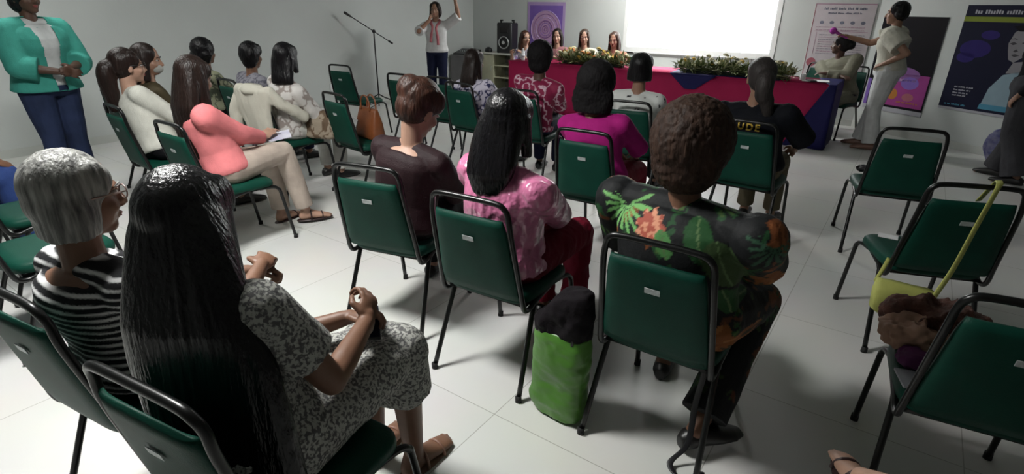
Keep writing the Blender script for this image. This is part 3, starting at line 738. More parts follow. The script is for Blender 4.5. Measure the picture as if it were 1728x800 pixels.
person('woman in a cream blouse with glasses and a long dark ponytail', x, y, r, P, dict(skin=SK_lt, hairm=HR_br, hair='ponytail', hk=dict(len=.33, tie=(0, -.10, .01), tw=1.3), hs=1.04, w=1.0, vox=.009, top=('cream_blouse', CREAM, .016), sleeve='long', bottom=('trousers', DKTR), shoe=BLKSH, glasses=mat('dark_spectacle_frame', (.01, .01, .01), .4, noise=.2)))
x, y, r, P = seated('Q', .12, .0, 1.13, hrot=(-30, 6, 0), handR=(.1, .35, .62), handL=(-.1, .35, .62))
P5 = person('brown-haired woman wearing a pale face mask behind the ponytailed woman', x, y, r, P, dict(skin=SK_md, hairm=HR_br, hair='long', hk=dict(len=.22, fl=.2), hs=1.06, w=1.0, vox=.010, top=('olive_top', cloth('olive_brown_cloth', (.07, .055, .03))), sleeve='elbow', bottom=('trousers', DKTR), shoe=BLKSH))
g = G(); W = P5['W']; M_ = P5['M']; g.ell(W(0, .058, -.062), (.052, .052, .045), M_); link('face_mask', remesh(g, .006, 3), cloth('pale_mask', (.45, .45, .42)), P5['t'])
x, y, r, P = seated('P6c', .02, -.04, 1.11, hrot=(22, 0, 0), handR=(.1, .35, .62), handL=(-.1, .35, .62))
person('person with short black hair in an olive patterned top', x, y, r, P, dict(skin=SK_br, hairm=HR_bk, hair='curly', hk=dict(vol=1.0, len=.05), hs=1.06, w=1.0, vox=.011, top=('patterned_top', VM), pat=paisley((.05, .06, .04), (.22, .23, .15), 16), sleeve='elbow', bottom=('trousers', DKTR), shoe=BLKSH))
x, y, r, P = seated('P7c', .02, -.02, 1.10, hrot=(30, 0, 0), shy=-4, handR=(.1, .38, .60), handL=(-.1, .35, .62))
person('short-haired person in a grey patterned shirt and dark jeans', x, y, r, P, dict(skin=SK_br, hairm=HR_bk, hair='short', hs=1.10, w=1.18, vox=.010, top=('grey_shirt', VM, .018), pat=paisley((.10, .10, .13), (.24, .235, .27), 30), sleeve='long', bottom=('trousers', NAVY), shoe=BLKSH))
x, y, r, P = seated('P8c', .10, -.01, 1.15, hrot=(26, 0, 0), handR=(.14, .34, .62), handL=(-.1, .35, .62), kneeR=(.14, .42, .52))
person('woman with long straight black hair in a pale patterned top beside the cream coat', x, y, r, P, dict(skin=SK_lt, hairm=HR_bk, hair='long', hk=dict(len=.20, wid=.98, taper=.1, fl=.15), hs=1.05, w=.98, vox=.010, top=('pale_top', VM, .014), pat=paisley((.28, .24, .22), (.58, .56, .54), 14, .35), sleeve='three', bottom=('trousers', cloth('white_trousers', (.62, .62, .58))), shoe=BLKSH))
x, y, r, P = seated('E3', 0, -.04, 1.15, handR=(.12, .36, .62), handL=(-.1, .35, .62))
person('person in blue jeans on a chair cut off by the left edge', x, y, r, P, dict(skin=SK_br, hairm=HR_bk, hair='short', vox=.012, top=('blue_shirt', DENIM), sleeve='elbow', bottom=('trousers', cloth('bright_blue_denim', (.03, .06, .20)), .02), shoe=BLKSH, face=False))
x, y, r, P = seated('Z', .0, -.10, 1.15, kneeL=(-.14, .46, .50), ankL=(-.17, .82, .25), kneeR=(.12, .44, .50), ankR=(.16, .50, .08), toeL=(0, 1, 0), handR=(.1, .3, .62), handL=(-.1, .3, .62))
person('person at the bottom right corner of whom only a bare sandalled foot shows', x, y, r, P, dict(skin=SK_lt, hairm=HR_bk, hair='short', vox=.008, top=('dark_blouse', DKTR), sleeve='elbow', bottom=('trousers', DKTR), leglen=.45, flare=.0, sandal=SAND, face=False))

# ---- standing people
ST = dict(hip=(0, 0, .90), head=(0, .03, 1.51), kneeL=(-.09, .025, .49), kneeR=(.09, .025, .49), ankL=(-.10, 0, .08), ankR=(.10, 0, .08))
TURQ = cloth('turquoise_jacket_cloth', (.05, .29, .235))
person('standing person in a turquoise jacket and blue jeans at the left wall', -5.72, 1.60, -74, {**ST, 'hip': (0, 0, .95), 'head': (0, .04, 1.60), 'kneeL': (-.09, .025, .51), 'kneeR': (.09, .025, .51), 'handL': (-.05, .26, 1.08), 'handR': (.04, .26, 1.06), 'elL': (-.8, -.4, -.4), 'elR': (.8, -.4, -.4), 'hnL': (.8, .2, -.2), 'hnR': (-.8, .2, -.2)},
    dict(skin=SK_dk, hairm=HR_bk, hair='curly', hs=1.05, w=1.18, vox=.008, top=('white_blouse', cloth('white_blouse_cloth', (.55, .57, .57)), .022), u0=0, sleeve='none', jacket=('turquoise_jacket', TURQ), ju0=-.08, jsleeve='three', bottom=('trousers', DENIM, .02), flare=.03, shoe=BLKSH))
PS = person('standing speaker in a white shirt and dark jeans with one hand raised', -6.55, 7.15, -150, {**ST, 'handL': (-.34, .10, 1.66), 'handR': (.06, .20, 1.36), 'elL': (-.9, .0, -.5), 'elR': (.8, .0, -.8), 'hdL': (0, 0, 1), 'hnL': (0, 1, 0), 'hdR': (-.3, .3, .8)},
    dict(skin=SK_md, hairm=HR_br, hair='long', hk=dict(len=.12, fl=.12), w=.98, vox=.009, top=('white_shirt', cloth('white_shirt_cloth', (.60, .60, .60)), .02), u0=-.12, sleeve='elbow', slr=1.0, bottom=('trousers', NAVY, .014), flare=.02, shoe=BLKSH))
OFFW = cloth('off_white_linen', (.56, .55, .47)); WHT = cloth('white_linen', (.60, .61, .61))
PW = person('standing woman in an off-white blouse and white trousers holding out a microphone', -.28, 8.12, 84, {**ST, 'head': (0, .05, 1.56), 'hip': (0, -.02, .94), 'handR': (.10, .50, 1.28), 'handL': (-.20, .02, 1.02), 'elL': (-.35, -1, .1), 'elR': (.4, -.2, -.9), 'hdL': (.3, .8, -.3), 'kneeL': (-.10, .03, .5), 'kneeR': (.09, .06, .5), 'ankR': (.10, .12, .08), 'ankL': (-.10, -.03, .08)},
    dict(skin=SK_md, hairm=HR_bk, hair='bob', hk=dict(len=.05), hs=1.05, w=1.16, vox=.008, top=('puff_sleeve_blouse', OFFW, .022), u0=-.04, sleeve='short', slr=1.45, wr=(.008, 12), bottom=('trousers', WHT, .026), flare=.035, leglen=.98, shoe=mat('tan_shoe', (.22, .12, .09), .5, noise=.2)))
person('standing person in wide grey trousers and a black top at the right edge', .98, 7.35, 70, {**ST, 'head': (0, .03, 1.55), 'hip': (0, 0, .94), 'ankL': (-.12, -.12, .08), 'ankR': (.12, .10, .08), 'handR': (.26, .05, .86), 'handL': (-.26, .05, .86), 'elL': (-.4, -1, 0), 'elR': (.4, -1, 0)},
    dict(skin=SK_md, hairm=HR_bk, hair='long', hk=dict(len=.4), w=1.35, vox=.010, top=('black_top', DKTR, .02), u0=-.02, sleeve='long', bottom=('trousers', cloth('dark_grey_wool', (.055, .055, .062)), .045), flare=.05, leglen=.97, shoe=BLKSH))
g = G(); g.tube(spline([PS['N'] + V(x_, y_, z_) for x_, y_, z_ in ((-.05, -.04, .03), (-.07, .05, .0), (-.03, .12, -.08), (-.05, .15, -.22), (-.06, .16, -.34))], 5), .022, 8); g.tube(spline([PS['N'] + V(x_, y_, z_) for x_, y_, z_ in ((.05, -.04, .03), (.07, .05, .0), (.03, .12, -.08), (.05, .15, -.20), (.06, .16, -.30))], 5), .022, 8)
link('scarf', g.mesh(), cloth('dusty_pink_scarf', (.42, .14, .16)), PS['t'])
# ---- the panel behind the head table
def panel(key, dy, z, label, k, **P_):
    x, y, r, P = seated(key, 0, dy, z, hip=(0, .0, .50), handL=(-.12, .42, .80), handR=(.12, .42, .80), elL=(-.3, -.1, -.9), elR=(.3, -.1, -.9)); P.update(P_)
    return person(label, x, y, r, P, {**dict(skin=SK_lt, w=1.0, vox=.008, sleeve='elbow', bottom=('trousers', DKTR), shoe=BLKSH, hair='long', hairm=HR_br, hk=dict(len=.24, fl=.24)), **k})
panel('T1', .18, 1.07, 'panel woman in white and lilac in profile at the left end of the table', dict(hairm=hairm('chestnut_hair', (.06, .022, .012)), top=('lilac_blouse', VM), pat=paisley((.18, .12, .26), (.55, .53, .58), 14)), hrot=(60, 0, 0))
panel('T2', .15, 1.12, 'dark-haired panel woman in dusty pink below the purple poster', dict(hairm=HR_br, top=('pink_blouse', cloth('dusty_pink', (.38, .18, .19)))), hrot=(20, 4, 0))
panel('T3', .15, 1.125, 'panel woman in a cream top between two others at the head table', dict(hairm=hairm('warm_brown_hair', (.05, .028, .018)), top=('cream_top', cloth('cream_top_cloth', (.62, .58, .44)))), hrot=(24, 4, 0))
panel('T4', .15, 1.105, 'panel woman in a tan top, rightmost of the four behind the flowers', dict(hairm=hairm('reddish_brown_hair', (.06, .03, .02)), top=('tan_top', VM), pat=paisley((.14, .06, .04), (.34, .17, .10), 18)), hrot=(8, 8, 0))
KHAKI = cloth('khaki_uniform', (.19, .185, .14))
x, y, r, P = seated('T7', .12, -.02, 1.17, hrot=(-75, -4, 0), hip=(0, .0, .55), handL=(.10, .24, .82), handR=(-.10, .24, .80), elL=(-.9, .2, -.4), elR=(.9, .2, -.4))
PU = person('woman in a khaki uniform with arms folded at the right end of the head table', x, y, r, P, dict(skin=SK_dk, hairm=HR_bk, hair='bun', hk=dict(bun=(0, -.12, .01)), hs=1.04, w=1.3, vox=.009, top=('uniform_shirt', KHAKI, .02), u0=-.16, sleeve='long', slr=1.15, bottom=('trousers', KHAKI, .02), shoe=BLKSH))
g = G(); g.loft([(PU['hip'] + V(0, .02, z), V(.24, 0, 0), V(0, .185, 0)) for z in (-.02, .03)], 28); link('belt', g.mesh(), BLKSH, PU['t'])

# ------------------------------------------------------------------ head table, cloths, flowers
TX0, TX1, TY0, TY1, TZ = -5.44, -.76, 7.62, 8.34, .76
CRT = cloth('crimson_tablecloth', (.40, .016, .085), .7, nscale=3, noise=.15); NVT = cloth('navy_tablecloth', (.014, .014, .085), .6, nscale=3, noise=.2)
t = empty('conference_table', ((TX0 + TX1) / 2, (TY0 + TY1) / 2, 0)); tag(t, 'long head table under the crimson cloth at the front', 'table')
g = G(); g.box((0, 0, .735), (2.30, .33, .015)); bev(link('tabletop', g.mesh(smooth=False), mat('laminate', (.3, .25, .2), .5, noise=.1), t))
for sx in (-1, 1):
    for sy in (-1, 1):
        g = G(); g.tube([(sx * 2.2, sy * .28, .72), (sx * 2.25, sy * .31, 0)], .015, 8); link('leg', g.mesh(), M_frame, t)
def drape(x0, x1, y0, y1, z, hem, amp=.02, seed=0, front=True):
    """skirted cloth: top sheet plus folded skirts on front and both ends"""
    g = G(); n = 150; prof = []
    path = [(x0, y1), (x0, y0), (x1, y0), (x1, y1)]
    seg = [math.dist(path[i], path[i + 1]) for i in range(3)]; tot = sum(seg); rows = []
    for zi in range(9):
        u = zi / 8; row = []
        for i in range(n + 1):
            s = tot * i / n; k = 0
            while k < 2 and s > seg[k]: s -= seg[k]; k += 1
            a, b = V(*path[k]), V(*path[k + 1]); p = a + (b - a) * s / seg[k]; d = nrm(b - a); nn = V(d[1], -d[0])
            off = amp * u * (math.sin(i * .55 + seed) * .5 + math.sin(i * .23 + 1.3 * seed) * .7) + .012 * u
            corner = min(s, seg[k] - s); off *= min(1, corner / .08) if k in (0, 1, 2) else 1
            p = p - nn * 0 + nn * off * 1.0
            row.append((p[0], p[1], z - u * (z - hem) - (0 if u else 0)))
        rows.append(row)
    vs = [p for r in rows for p in r]; m = n + 1
    fs = [(k * m + i, k * m + i + 1, (k + 1) * m + i + 1, (k + 1) * m + i) for k in range(8) for i in range(n)]
    g.add(vs, fs)
    g.add([(x0, y1, z), (x0, y0, z), (x1, y0, z), (x1, y1, z)], [(0, 1, 2, 3)])
    return g
# the skirt path runs left end -> front -> right end, so the outward side is towards the room
g = drape(TX0, TX1, TY0, TY1, TZ + .006, .015); o = solid(link('tablecloth', g.mesh(), CRT), .004)
tag(o, 'crimson tablecloth hanging to the floor along the whole head table', 'tablecloth')
g = G()
def sheet(g, P, n=8):
    a, b, c, d = [V(*q) for q in P]; vs = []; fs = []
    for i in range(n + 1):
        for j in range(n + 1):
            u, v = i / n, j / n; vs.append((a * (1 - u) + b * u) * (1 - v) + (d * (1 - u) + c * u) * v)
    for i in range(n):
        for j in range(n): q = i * (n + 1) + j; fs.append((q, q + n + 1, q + n + 2, q + 1))
    g.add(vs, fs)
YO = TY0 - .042
sheet(g, [(TX1 - .03, YO, TZ + .012), (TX1 + .045, YO, TZ + .012), (TX1 + .05, YO - .005, .01), (TX1 - .42, YO - .005, .01)])
sheet(g, [(TX1 + .045, YO, TZ + .012), (TX1 + .045, TY1 + .02, TZ + .012), (TX1 + .05, TY1 + .02, .01), (TX1 + .05, YO - .005, .01)])
sheet(g, [(TX1 - .03, YO, TZ + .012), (TX1 + .045, YO, TZ + .012), (TX1 + .045, TY1, TZ + .012), (TX1 - .25, TY1, TZ + .012)])
me = g.mesh(); displace(me, lambda c, n: .010 * vnoise(c * np.array([14, 14, 2.5]), 4) * np.clip((TZ - c[:, 2]) * 4, 0, 1))
o = solid(link('tablecloth', me, NVT), .004); tag(o, 'navy blue cloth laid over the right end of the head table, with a slanting edge', 'tablecloth')
g = G(); sheet(g, [(-2.72, YO, TZ + .013), (-2.10, YO, TZ + .013), (-2.36, YO - .004, .585), (-2.50, YO - .004, .585)]); sheet(g, [(-2.72, YO, TZ + .013), (-2.10, YO, TZ + .013), (-2.0, TY1 - .1, TZ + .013), (-2.8, TY1 - .1, TZ + .013)])
sheet(g, [(-2.1, YO + .05, TZ + .013), (-1.35, YO + .05, TZ + .013), (-1.35, TY1 - .1, TZ + .013), (-2.1, TY1 - .1, TZ + .013)])
me = g.mesh(); o = solid(link('table_runner', me, NVT), .004); tag(o, 'navy runner with a pointed end hanging over the crimson cloth, under the right-hand flowers', 'table runner')

LEAF = mat('leaf_green', (.12, .15, .04), .5, col2=(.03, .055, .014), nscale=14); LEAF2 = mat('pale_leaf', (.36, .38, .20), .55, noise=.4, nscale=16)
def flowers(x0, x1, y, lab, cols, warm):
    t = empty('flower_arrangement', ((x0 + x1) / 2, y, TZ + .018)); tag(t, lab, 'flowers', 'flower arrangements on the head table')
    L = x1 - x0; r = random.Random(int(abs(x0) * 100))
    g = G(); g.box((0, 0, .02), (L / 2 - .08, .045, .02)); link('trough', g.mesh(smooth=False), mat('dark_green_foam', (.012, .02, .012), .8, noise=.3), t)
    for nm, m, cnt in (('foliage', LEAF, 480), ('pale_foliage', LEAF2, 420 if not warm else 260)):
        g = G()
        for i in range(cnt):
            px = r.uniform(-L / 2, L / 2); py = r.uniform(-.09, .09); pz = .04 + r.random() * .05
            a = r.uniform(0, 6.28); el = r.uniform(.15, 1.45); ln = r.uniform(.08, .22) * (1 if abs(px) < L / 2 - .1 else .8); wd = r.uniform(.010, .022)
            d = V(math.cos(a) * math.cos(el), math.sin(a) * math.cos(el), math.sin(el)); u = nrm(np.cross(d, V(.1, .2, 1))); w_ = np.cross(u, d)
            b = V(px, py, pz - (.03 if i % 3 == 0 else 0)); el = el if i % 3 else r.uniform(-.1, .4); d = V(math.cos(a) * math.cos(el), math.sin(a) * math.cos(el), math.sin(el)); u = nrm(np.cross(d, V(.1, .2, 1))); w_ = np.cross(u, d)
            g.add([b, b + d * ln * .4 + u * wd + w_ * .004, b + d * ln - V(0, 0, ln * .15), b + d * ln * .4 - u * wd + w_ * .004, b + d * ln * .4 - w_ * .006], [(0, 1, 4), (1, 2, 4), (2, 3, 4), (3, 0, 4), (0, 3, 2, 1)])
        o = link(nm, g.mesh(smooth=False), m, t)
    protos = []
    for ci, c in enumerate(cols):
        g = G()
        for rg, (rad, k, z) in enumerate(((.026, 8, 0), (.018, 7, .008), (.009, 5, .014))):
            for j in range(k):
                a = 6.283 * j / k + rg * .4; p = V(math.cos(a) * rad, math.sin(a) * rad, z); g.ell(p, (.013 - rg * .002, .013 - rg * .002, .008), n=8, m=5)
        protos.append((g.mesh(), mat('petal_%s' % ('yellow', 'cream', 'orange', 'white')[c], ((.55, .36, .05), (.55, .52, .33), (.45, .16, .03), (.6, .6, .52))[c], .6, noise=.3, nscale=50)))
    for me, m in protos: me.materials.append(m)
    n = int(L * 34)
    for i in range(n):
        me, m = protos[i % len(protos)]; o = bpy.data.objects.new('blossom', me); COL.objects.link(o); o.parent = t
        px = -L / 2 + L * (i + .5) / n; o.location = (px, r.uniform(-.1, .06), r.uniform(.09, .25) * (1 if abs(px) < L / 2 - .12 else .7)); o.rotation_euler = (r.uniform(-.2, 1.1), r.uniform(-.5, .5), r.uniform(0, 3)); s = r.uniform(.7, 1.15); o.scale = (s, s, s)
flowers(-4.56, -3.42, 7.78, 'yellow and orange flower arrangement before the panel women on the head table', (0, 1, 2), True)
flowers(-2.68, -1.22, 7.78, 'cream and green flower arrangement under the projected screen on the head table', (1, 3, 1, 0), False)
def lathe(g, prof, n=20, c=(0, 0, 0)):
    g.loft([(V(*c) + V(0, 0, z), V(r, 0, 0), V(0, r, 0)) for z, r in prof], n)
t = empty('water_bottle', (-5.27, 7.8, TZ + .012)); tag(t, 'small clear water bottle at the left end of the crimson table', 'bottle')
g = G(); lathe(g, [(0, .028), (.01, .031), (.10, .030), (.13, .026), (.155, .012), (.165, .012)]); link('bottle_body', g.mesh(), mat('clear_plastic', (.8, .82, .84), .1, alpha=.6, noise=.03), t)
g = G(); lathe(g, [(.162, .014), (.18, .014)]); link('cap', g.mesh(), M_white, t)
g = G(); lathe(g, [(.05, .0315), (.09, .0315)]); link('label_band', g.mesh(), mat('bottle_label', (.6, .62, .66), .6, noise=.2), t)
t = empty('cup', (-1.13, 7.86, TZ + .018)); tag(t, 'small pale cup near the woman in khaki on the head table', 'cup')
g = G(); lathe(g, [(0, .026), (.004, .03), (.075, .036), (.075, .032), (.01, .026)]); link('cup_body', g.mesh(), M_white, t)
g = G(); g.box((0, 0, .003), (.15, .105, .003), rotz(8)); o = link('paper_stack', g.mesh(smooth=False), mat('paper', (.7, .7, .7), .7, noise=.05)); o.location = (-.98, 7.86, TZ + .019); tag(o, 'white sheets of paper on the right end of the head table', 'paper')
g = G(); g.box((0, 0, .006), (.04, .08, .006), rotz(30)); o = bev(link('mobile_phone', g.mesh(smooth=False), M_blackp)); o.location = (-1.02, 7.78, TZ + .026); tag(o, 'black phone beside the papers on the head table', 'phone')

# ------------------------------------------------------------------ projected screen, posters
SM = bpy.data.materials.new('projected_screen'); SM.use_nodes = True
b = SM.node_tree.nodes['Principled BSDF']; b.inputs['Base Color'].default_value = (.8, .8, .8, 1); b.inputs['Emission Color'].default_value = (.93, .99, 1, 1); b.inputs['Emission Strength'].default_value = SCREEN_POWER
t = empty('projection_screen', ((-4.275 - 1.93) / 2, YF, .95)); tag(t, 'bright white projected screen on the front wall', 'screen')
g = G(); g.box((0, -.008, .72), (1.185, .006, .72)); link('lit_area', g.mesh(smooth=False), SM, t)
g = G(); g.box((0, -.006, .69), (1.26, .004, .78)); link('screen_cloth', g.mesh(smooth=False), mat('screen_fabric', (.72, .73, .72), .7, noise=.04), t)
g = G(); g.tube([(-1.27, -.018, -.09), (1.27, -.018, -.09)], .014, 10); link('bottom_bar', g.mesh(), mat('bar_white', (.6, .6, .6), .4, noise=.1), t)
def poster(name, org, d, w_, h_, z0, base, label):
    """flat printed sheet on a wall: org 2D wall point of its left edge, d wall direction"""
    rz = math.degrees(math.atan2(d[1], d[0])); t = empty(name, (org[0], org[1], z0), rz); tag(t, label, 'poster')
    g = G(); g.box((w_ / 2, -.006, h_ / 2), (w_ / 2, .003, h_ / 2)); link('sheet', g.mesh(smooth=False), base, t)
    return t
class Print:
    def __init__(s, t): s.t = t; s.g = {}; s.k = 0
    def _g(s, m): return s.g.setdefault(m.name, (G(), m))[0]
    def rect(s, m, x, z, w_, h_, lay=1): s._g(m).box((x + w_ / 2, -.0095 - .0006 * lay, z + h_ / 2), (w_ / 2, .0005, h_ / 2))
    def poly(s, m, pts, lay=1):
        y = -.0095 - .0006 * lay; n = len(pts); s._g(m).add([(p[0], y - .0005, p[1]) for p in pts] + [(p[0], y + .0005, p[1]) for p in pts], [tuple(range(n)), tuple(reversed(range(n, 2 * n)))] + [(i, (i + 1) % n, n + (i + 1) % n, n + i) for i in range(n)])
    def disc(s, m, x, z, r, lay=1, rz=None, n=40): s.poly(m, [(x + r * math.cos(6.2832 * i / n), z + (rz or r) * math.sin(6.2832 * i / n)) for i in range(n)], lay)
    def ring(s, m, x, z, r, th, lay=1, n=48):
        y = -.0095 - .0006 * lay; s._g(m).tube([(x + r * math.cos(6.2832 * i / n), y, z + r * math.sin(6.2832 * i / n)) for i in range(n)], th, 4, closed=True)
    def words(s, m, x, z, w_, h_, seed, lay=2, dens=.8):
        r = random.Random(seed); u = 0
        while u < w_:
            for _ in range(r.randint(2, 8)):
                if u + h_ * .5 > w_: break
                k_ = r.choice((1, 1, .75, .75)); s.rect(m, x + u, z, h_ * .42, h_ * k_, lay); u += h_ * .62
            u += h_ * .6
    def done(s, name='printed_artwork'):
        for k, (g, m) in s.g.items(): link(name, g.mesh(smooth=False), m, s.t)
pm = lambda n, c, r=.6: mat('ink_' + n, c, r, spec=.12, noise=.12, nscale=6)
PUR = pm('purple', (.20, .12, .42)); LIL = pm('lilac', (.42, .30, .55)); PNK = pm('pink', (.48, .30, .47)); DPU = pm('plum', (.22, .10, .28))
t = poster('mandala_poster', (-6.39, YF), (1, 0), .83, .98, .68, LIL, 'purple poster with a round mandala, on the wall right of the loudspeaker')
p = Print(t); p.rect(PUR, .05, .05, .73, .87, 1); p.disc(PNK, .415, .50, .33, 2)
for r_, th, m in ((.33, .008, LIL), (.27, .006, DPU), (.21, .006, LIL), (.155, .009, DPU), (.11, .005, PUR), (.065, .008, DPU), (.03, .006, DPU)): p.ring(m, .415, .50, r_, th, 3)
for k in range(16):
    a = 6.2832 * k / 16; p.ring(LIL, .415 + .24 * math.cos(a), .50 + .24 * math.sin(a), .035, .003, 3, 16)
    p.ring(DPU, .415 + .13 * math.cos(a), .50 + .13 * math.sin(a), .02, .0025, 3, 12)
p.done()
WPK = pm('pale_pink', (.60, .55, .58)); GRY = pm('grey_text', (.20, .21, .27)); RED = pm('dull_red', (.36, .12, .15)); PLN = pm('pink_line', (.42, .22, .32))
t = poster('information_poster', (-1.40, YF), (1, 0), .76, 1.30, .37, WPK, 'tall white and pink information poster behind the woman in khaki')
p = Print(t); p.words(GRY, .12, 1.22, .55, .030, 1); p.words(GRY, .18, 1.165, .42, .022, 2)
for k in range(5): p.disc(GRY, .12 + k * .13, 1.05, .028, 2, .022)
for z in (.985, .945): p.words(PLN, .06, z, .62, .010, int(z * 100))
p.rect(PLN, .04, .93, .68, .004, 2); p.rect(PLN, .08, .62, .004, .30, 2)
for k in range(9): p.words(PLN if k % 2 else GRY, .12, .88 - k * .032, .30, .009, 20 + k); p.words(GRY, .48, .88 - k * .032, .22, .009, 40 + k)
p.disc(RED, .085, .50, .062, 2); p.disc(RED, .36, .42, .05, 2); p.rect(PNK, .0, .0, .76, .25, 1)
p.rect(RED, 0, 0, .008, 1.3, 2); p.rect(PLN, 0, 1.29, .76, .01, 2); p.done()
def ang(s): q = V(XC, YF) + AD * s; return (q[0], q[1])
BLK = pm('black', (.006, .005, .008)); MAG = pm('magenta', (.30, .05, .22)); ORG = pm('orange', (.42, .17, .04)); NVY = pm('navy', (.010, .011, .03)); DBL = pm('deep_violet', (.028, .018, .13)); YGR = pm('yellow_green', (.22, .27, .04)); WHT_ = pm('soft_white', (.42, .42, .46)); GFA = pm('grey_portrait', (.26, .25, .27)); GDK = pm('portrait_shade', (.07, .065, .075)); LBL = pm('pale_blue', (.26, .36, .42)); CYA = pm('cyan_blue', (.08, .26, .38))
t = poster('campaign_banner', ang(.10), AD, .86, 1.22, .30, WHT_, 'dark banner with a magenta lower part behind the standing woman in white')
p = Print(t); p.rect(BLK, 0, .06, .86, 1.16, 1); p.rect(MAG, .18, .09, .66, .42, 2); p.disc(DPU, .45, .50, .26, 2, .10); p.disc(ORG, .40, .24, .07, 3); p.disc(RED, .62, .22, .08, 3, .05)
p.words(PNK, .25, .42, .45, .03, 5, 3); p.disc(PUR, .60, .40, .12, 3, .08); p.words(ORG, .48, .14, .3, .02, 9, 4); p.rect(PUR, .0, .06, .05, .35, 2); p.done()
t = poster('campaign_banner', ang(1.14), AD, 1.55, 1.20, .46, WHT_, 'large navy banner with a yellow-green stripe and a grey portrait of a woman, at right')
p = Print(t); p.rect(NVY, .0, .03, 1.55, 1.17, 1); p.rect(YGR, 0, 1.02, 1.55, .055, 2); p.words(WHT_, .10, 1.105, 1.35, .045, 3, 2, .95)
p.disc(DBL, .22, .72, .17, 2, .10); p.disc(DBL, .34, .88, .10, 2, .05); p.disc(DBL, .14, .62, .10, 2, .06)
for k, z in enumerate((.27, .235, .20, .17)): p.words(WHT_, .12, z, .22 - .02 * k, .016, 60 + k, 2)
p.words(CYA, .06, .06, .25, .02, 66, 2)
p.poly(GFA, [(.58, .92), (.64, .96), (.72, .95), (.78, .88), (.78, .76), (.73, .66), (.66, .60), (.60, .63), (.57, .72), (.55, .80)], 2)
p.poly(BLK, [(.55, .98), (.68, 1.0), (.82, .98), (.92, .8), (.98, .5), (.95, .3), (.84, .35), (.80, .60), (.80, .84), (.72, .93), (.62, .93)], 3)
p.poly(GDK, [(.565, .80), (.60, .82), (.64, .80), (.60, .785)], 3); p.poly(GDK, [(.68, .81), (.72, .835), (.765, .82), (.72, .795)], 3); p.poly(GDK, [(.62, .72), (.645, .71), (.67, .725), (.645, .745)], 3); p.poly(GDK, [(.61, .68), (.65, .692), (.70, .68), (.65, .66)], 3)
p.poly(GDK, [(.555, .845), (.60, .86), (.64, .84), (.60, .848)], 3)
p.poly(GFA, [(.66, .60), (.76, .62), (.80, .50), (.62, .48)], 2); p.poly(LBL, [(.46, .06), (.50, .30), (.60, .46), (.78, .52), (.95, .42), (1.05, .06)], 2); p.poly(CYA, [(.45, .06), (.46, .12), (1.04, .12), (1.05, .06)], 4)
p.done()

# ------------------------------------------------------------------ equipment in the far left corner
t = empty('shelf_cabinet', (-6.58, 9.12, 0)); tag(t, 'low cream cabinet with open shelves under the loudspeaker', 'cabinet')
CRW = mat('cream_laminate', (.50, .50, .36), .5, noise=.06); CIN = mat('cabinet_inside', (.20, .21, .17), .6, noise=.2)
g = G(); g.box((0, 0, .735), (.43, .22, .015)); bev(link('top', g.mesh(smooth=False), mat('pale_top', (.55, .55, .5), .5, noise=.05), t))
for x in (-.41, -.14, .41): g = G(); g.box((x, 0, .36), (.012, .21, .36)); link('side_panel', g.mesh(smooth=False), CRW, t)
g = G(); g.box((0, .2, .36), (.41, .008, .355)); link('back_panel', g.mesh(smooth=False), CIN, t)
g = G(); g.box((-.275, -.205, .36), (.122, .008, .35)); dd = bev(link('door', g.mesh(smooth=False), CRW, t), .002); g = G(); g.tube([(-.17, -.215, .42), (-.17, -.23, .43), (-.17, -.23, .49), (-.17, -.215, .50)], .004, 8); link('handle', g.mesh(), M_tag, dd)
for z in (.05, .30, .52): g = G(); g.box((.135, 0, z), (.262, .2, .010)); link('shelf', g.mesh(smooth=False), CRW, t)
t = empty('loudspeaker', (-6.52, 9.1, .752), 6); tag(t, 'black loudspeaker standing on the cream cabinet', 'loudspeaker')
g = G(); g.loft([(V(0, 0, z), V(w_, 0, 0), V(0, .14, 0)) for z, w_ in ((0, .155), (.01, .165), (.52, .165), (.54, .150))], 40, .25); link('enclosure', g.mesh(), M_blackp, t)
for sx in (-1, 1): g = G(); g.tube([(sx * .135, 0, .52), (sx * .145, 0, .585), (sx * .10, 0, .578)], .018, 8); link('corner_handle', g.mesh(), M_blackp, t)
g = G(); g.tube([(math.cos(a) * .105, -.145, .19 + math.sin(a) * .105) for a in np.linspace(0, 6.2832, 33)[:-1]], .011, 8, closed=True); link('woofer_ring', g.mesh(), mat('silver_ring', (.42, .44, .44), .35, metal=.5, noise=.2), t)
g = G(); g.ell((0, -.138, .19), (.09, .02, .09)); w_ = link('woofer_cone', g.mesh(), M_rub, t); g = G(); g.ell((0, -.158, .19), (.032, .014, .032)); link('dust_cap', g.mesh(), mat('silver_cap', (.5, .52, .52), .3, metal=.5, noise=.2), w_)
g = G(); g.box((0, -.142, .42), (.09, .008, .055)); bev(link('tweeter_horn', g.mesh(smooth=False), M_rub, t), .01)
t = empty('equipment_table', (-7.33, 9.05, 0)); tag(t, 'small grey table with sound gear left of the cream cabinet', 'table')
GRT = mat('grey_table_cloth', (.17, .165, .17), .8, noise=.2, nscale=5)
g = G(); g.box((0, 0, .66), (.36, .28, .015)); bev(link('tabletop', g.mesh(smooth=False), GRT, t)); g = G(); g.box((0, -.26, .38), (.35, .012, .27)); link('front_panel', g.mesh(smooth=False), GRT, t)
for sx in (-1, 1):
    for sy in (-1, 1): g = G(); g.tube([(sx * .32, sy * .24, .65), (sx * .32, sy * .24, 0)], .016, 8); link('leg', g.mesh(), M_frame, t)
t = empty('mixing_console', (-7.42, 8.98, .676), 8); tag(t, 'dark sound mixer on the grey table behind the standing speaker', 'mixer')
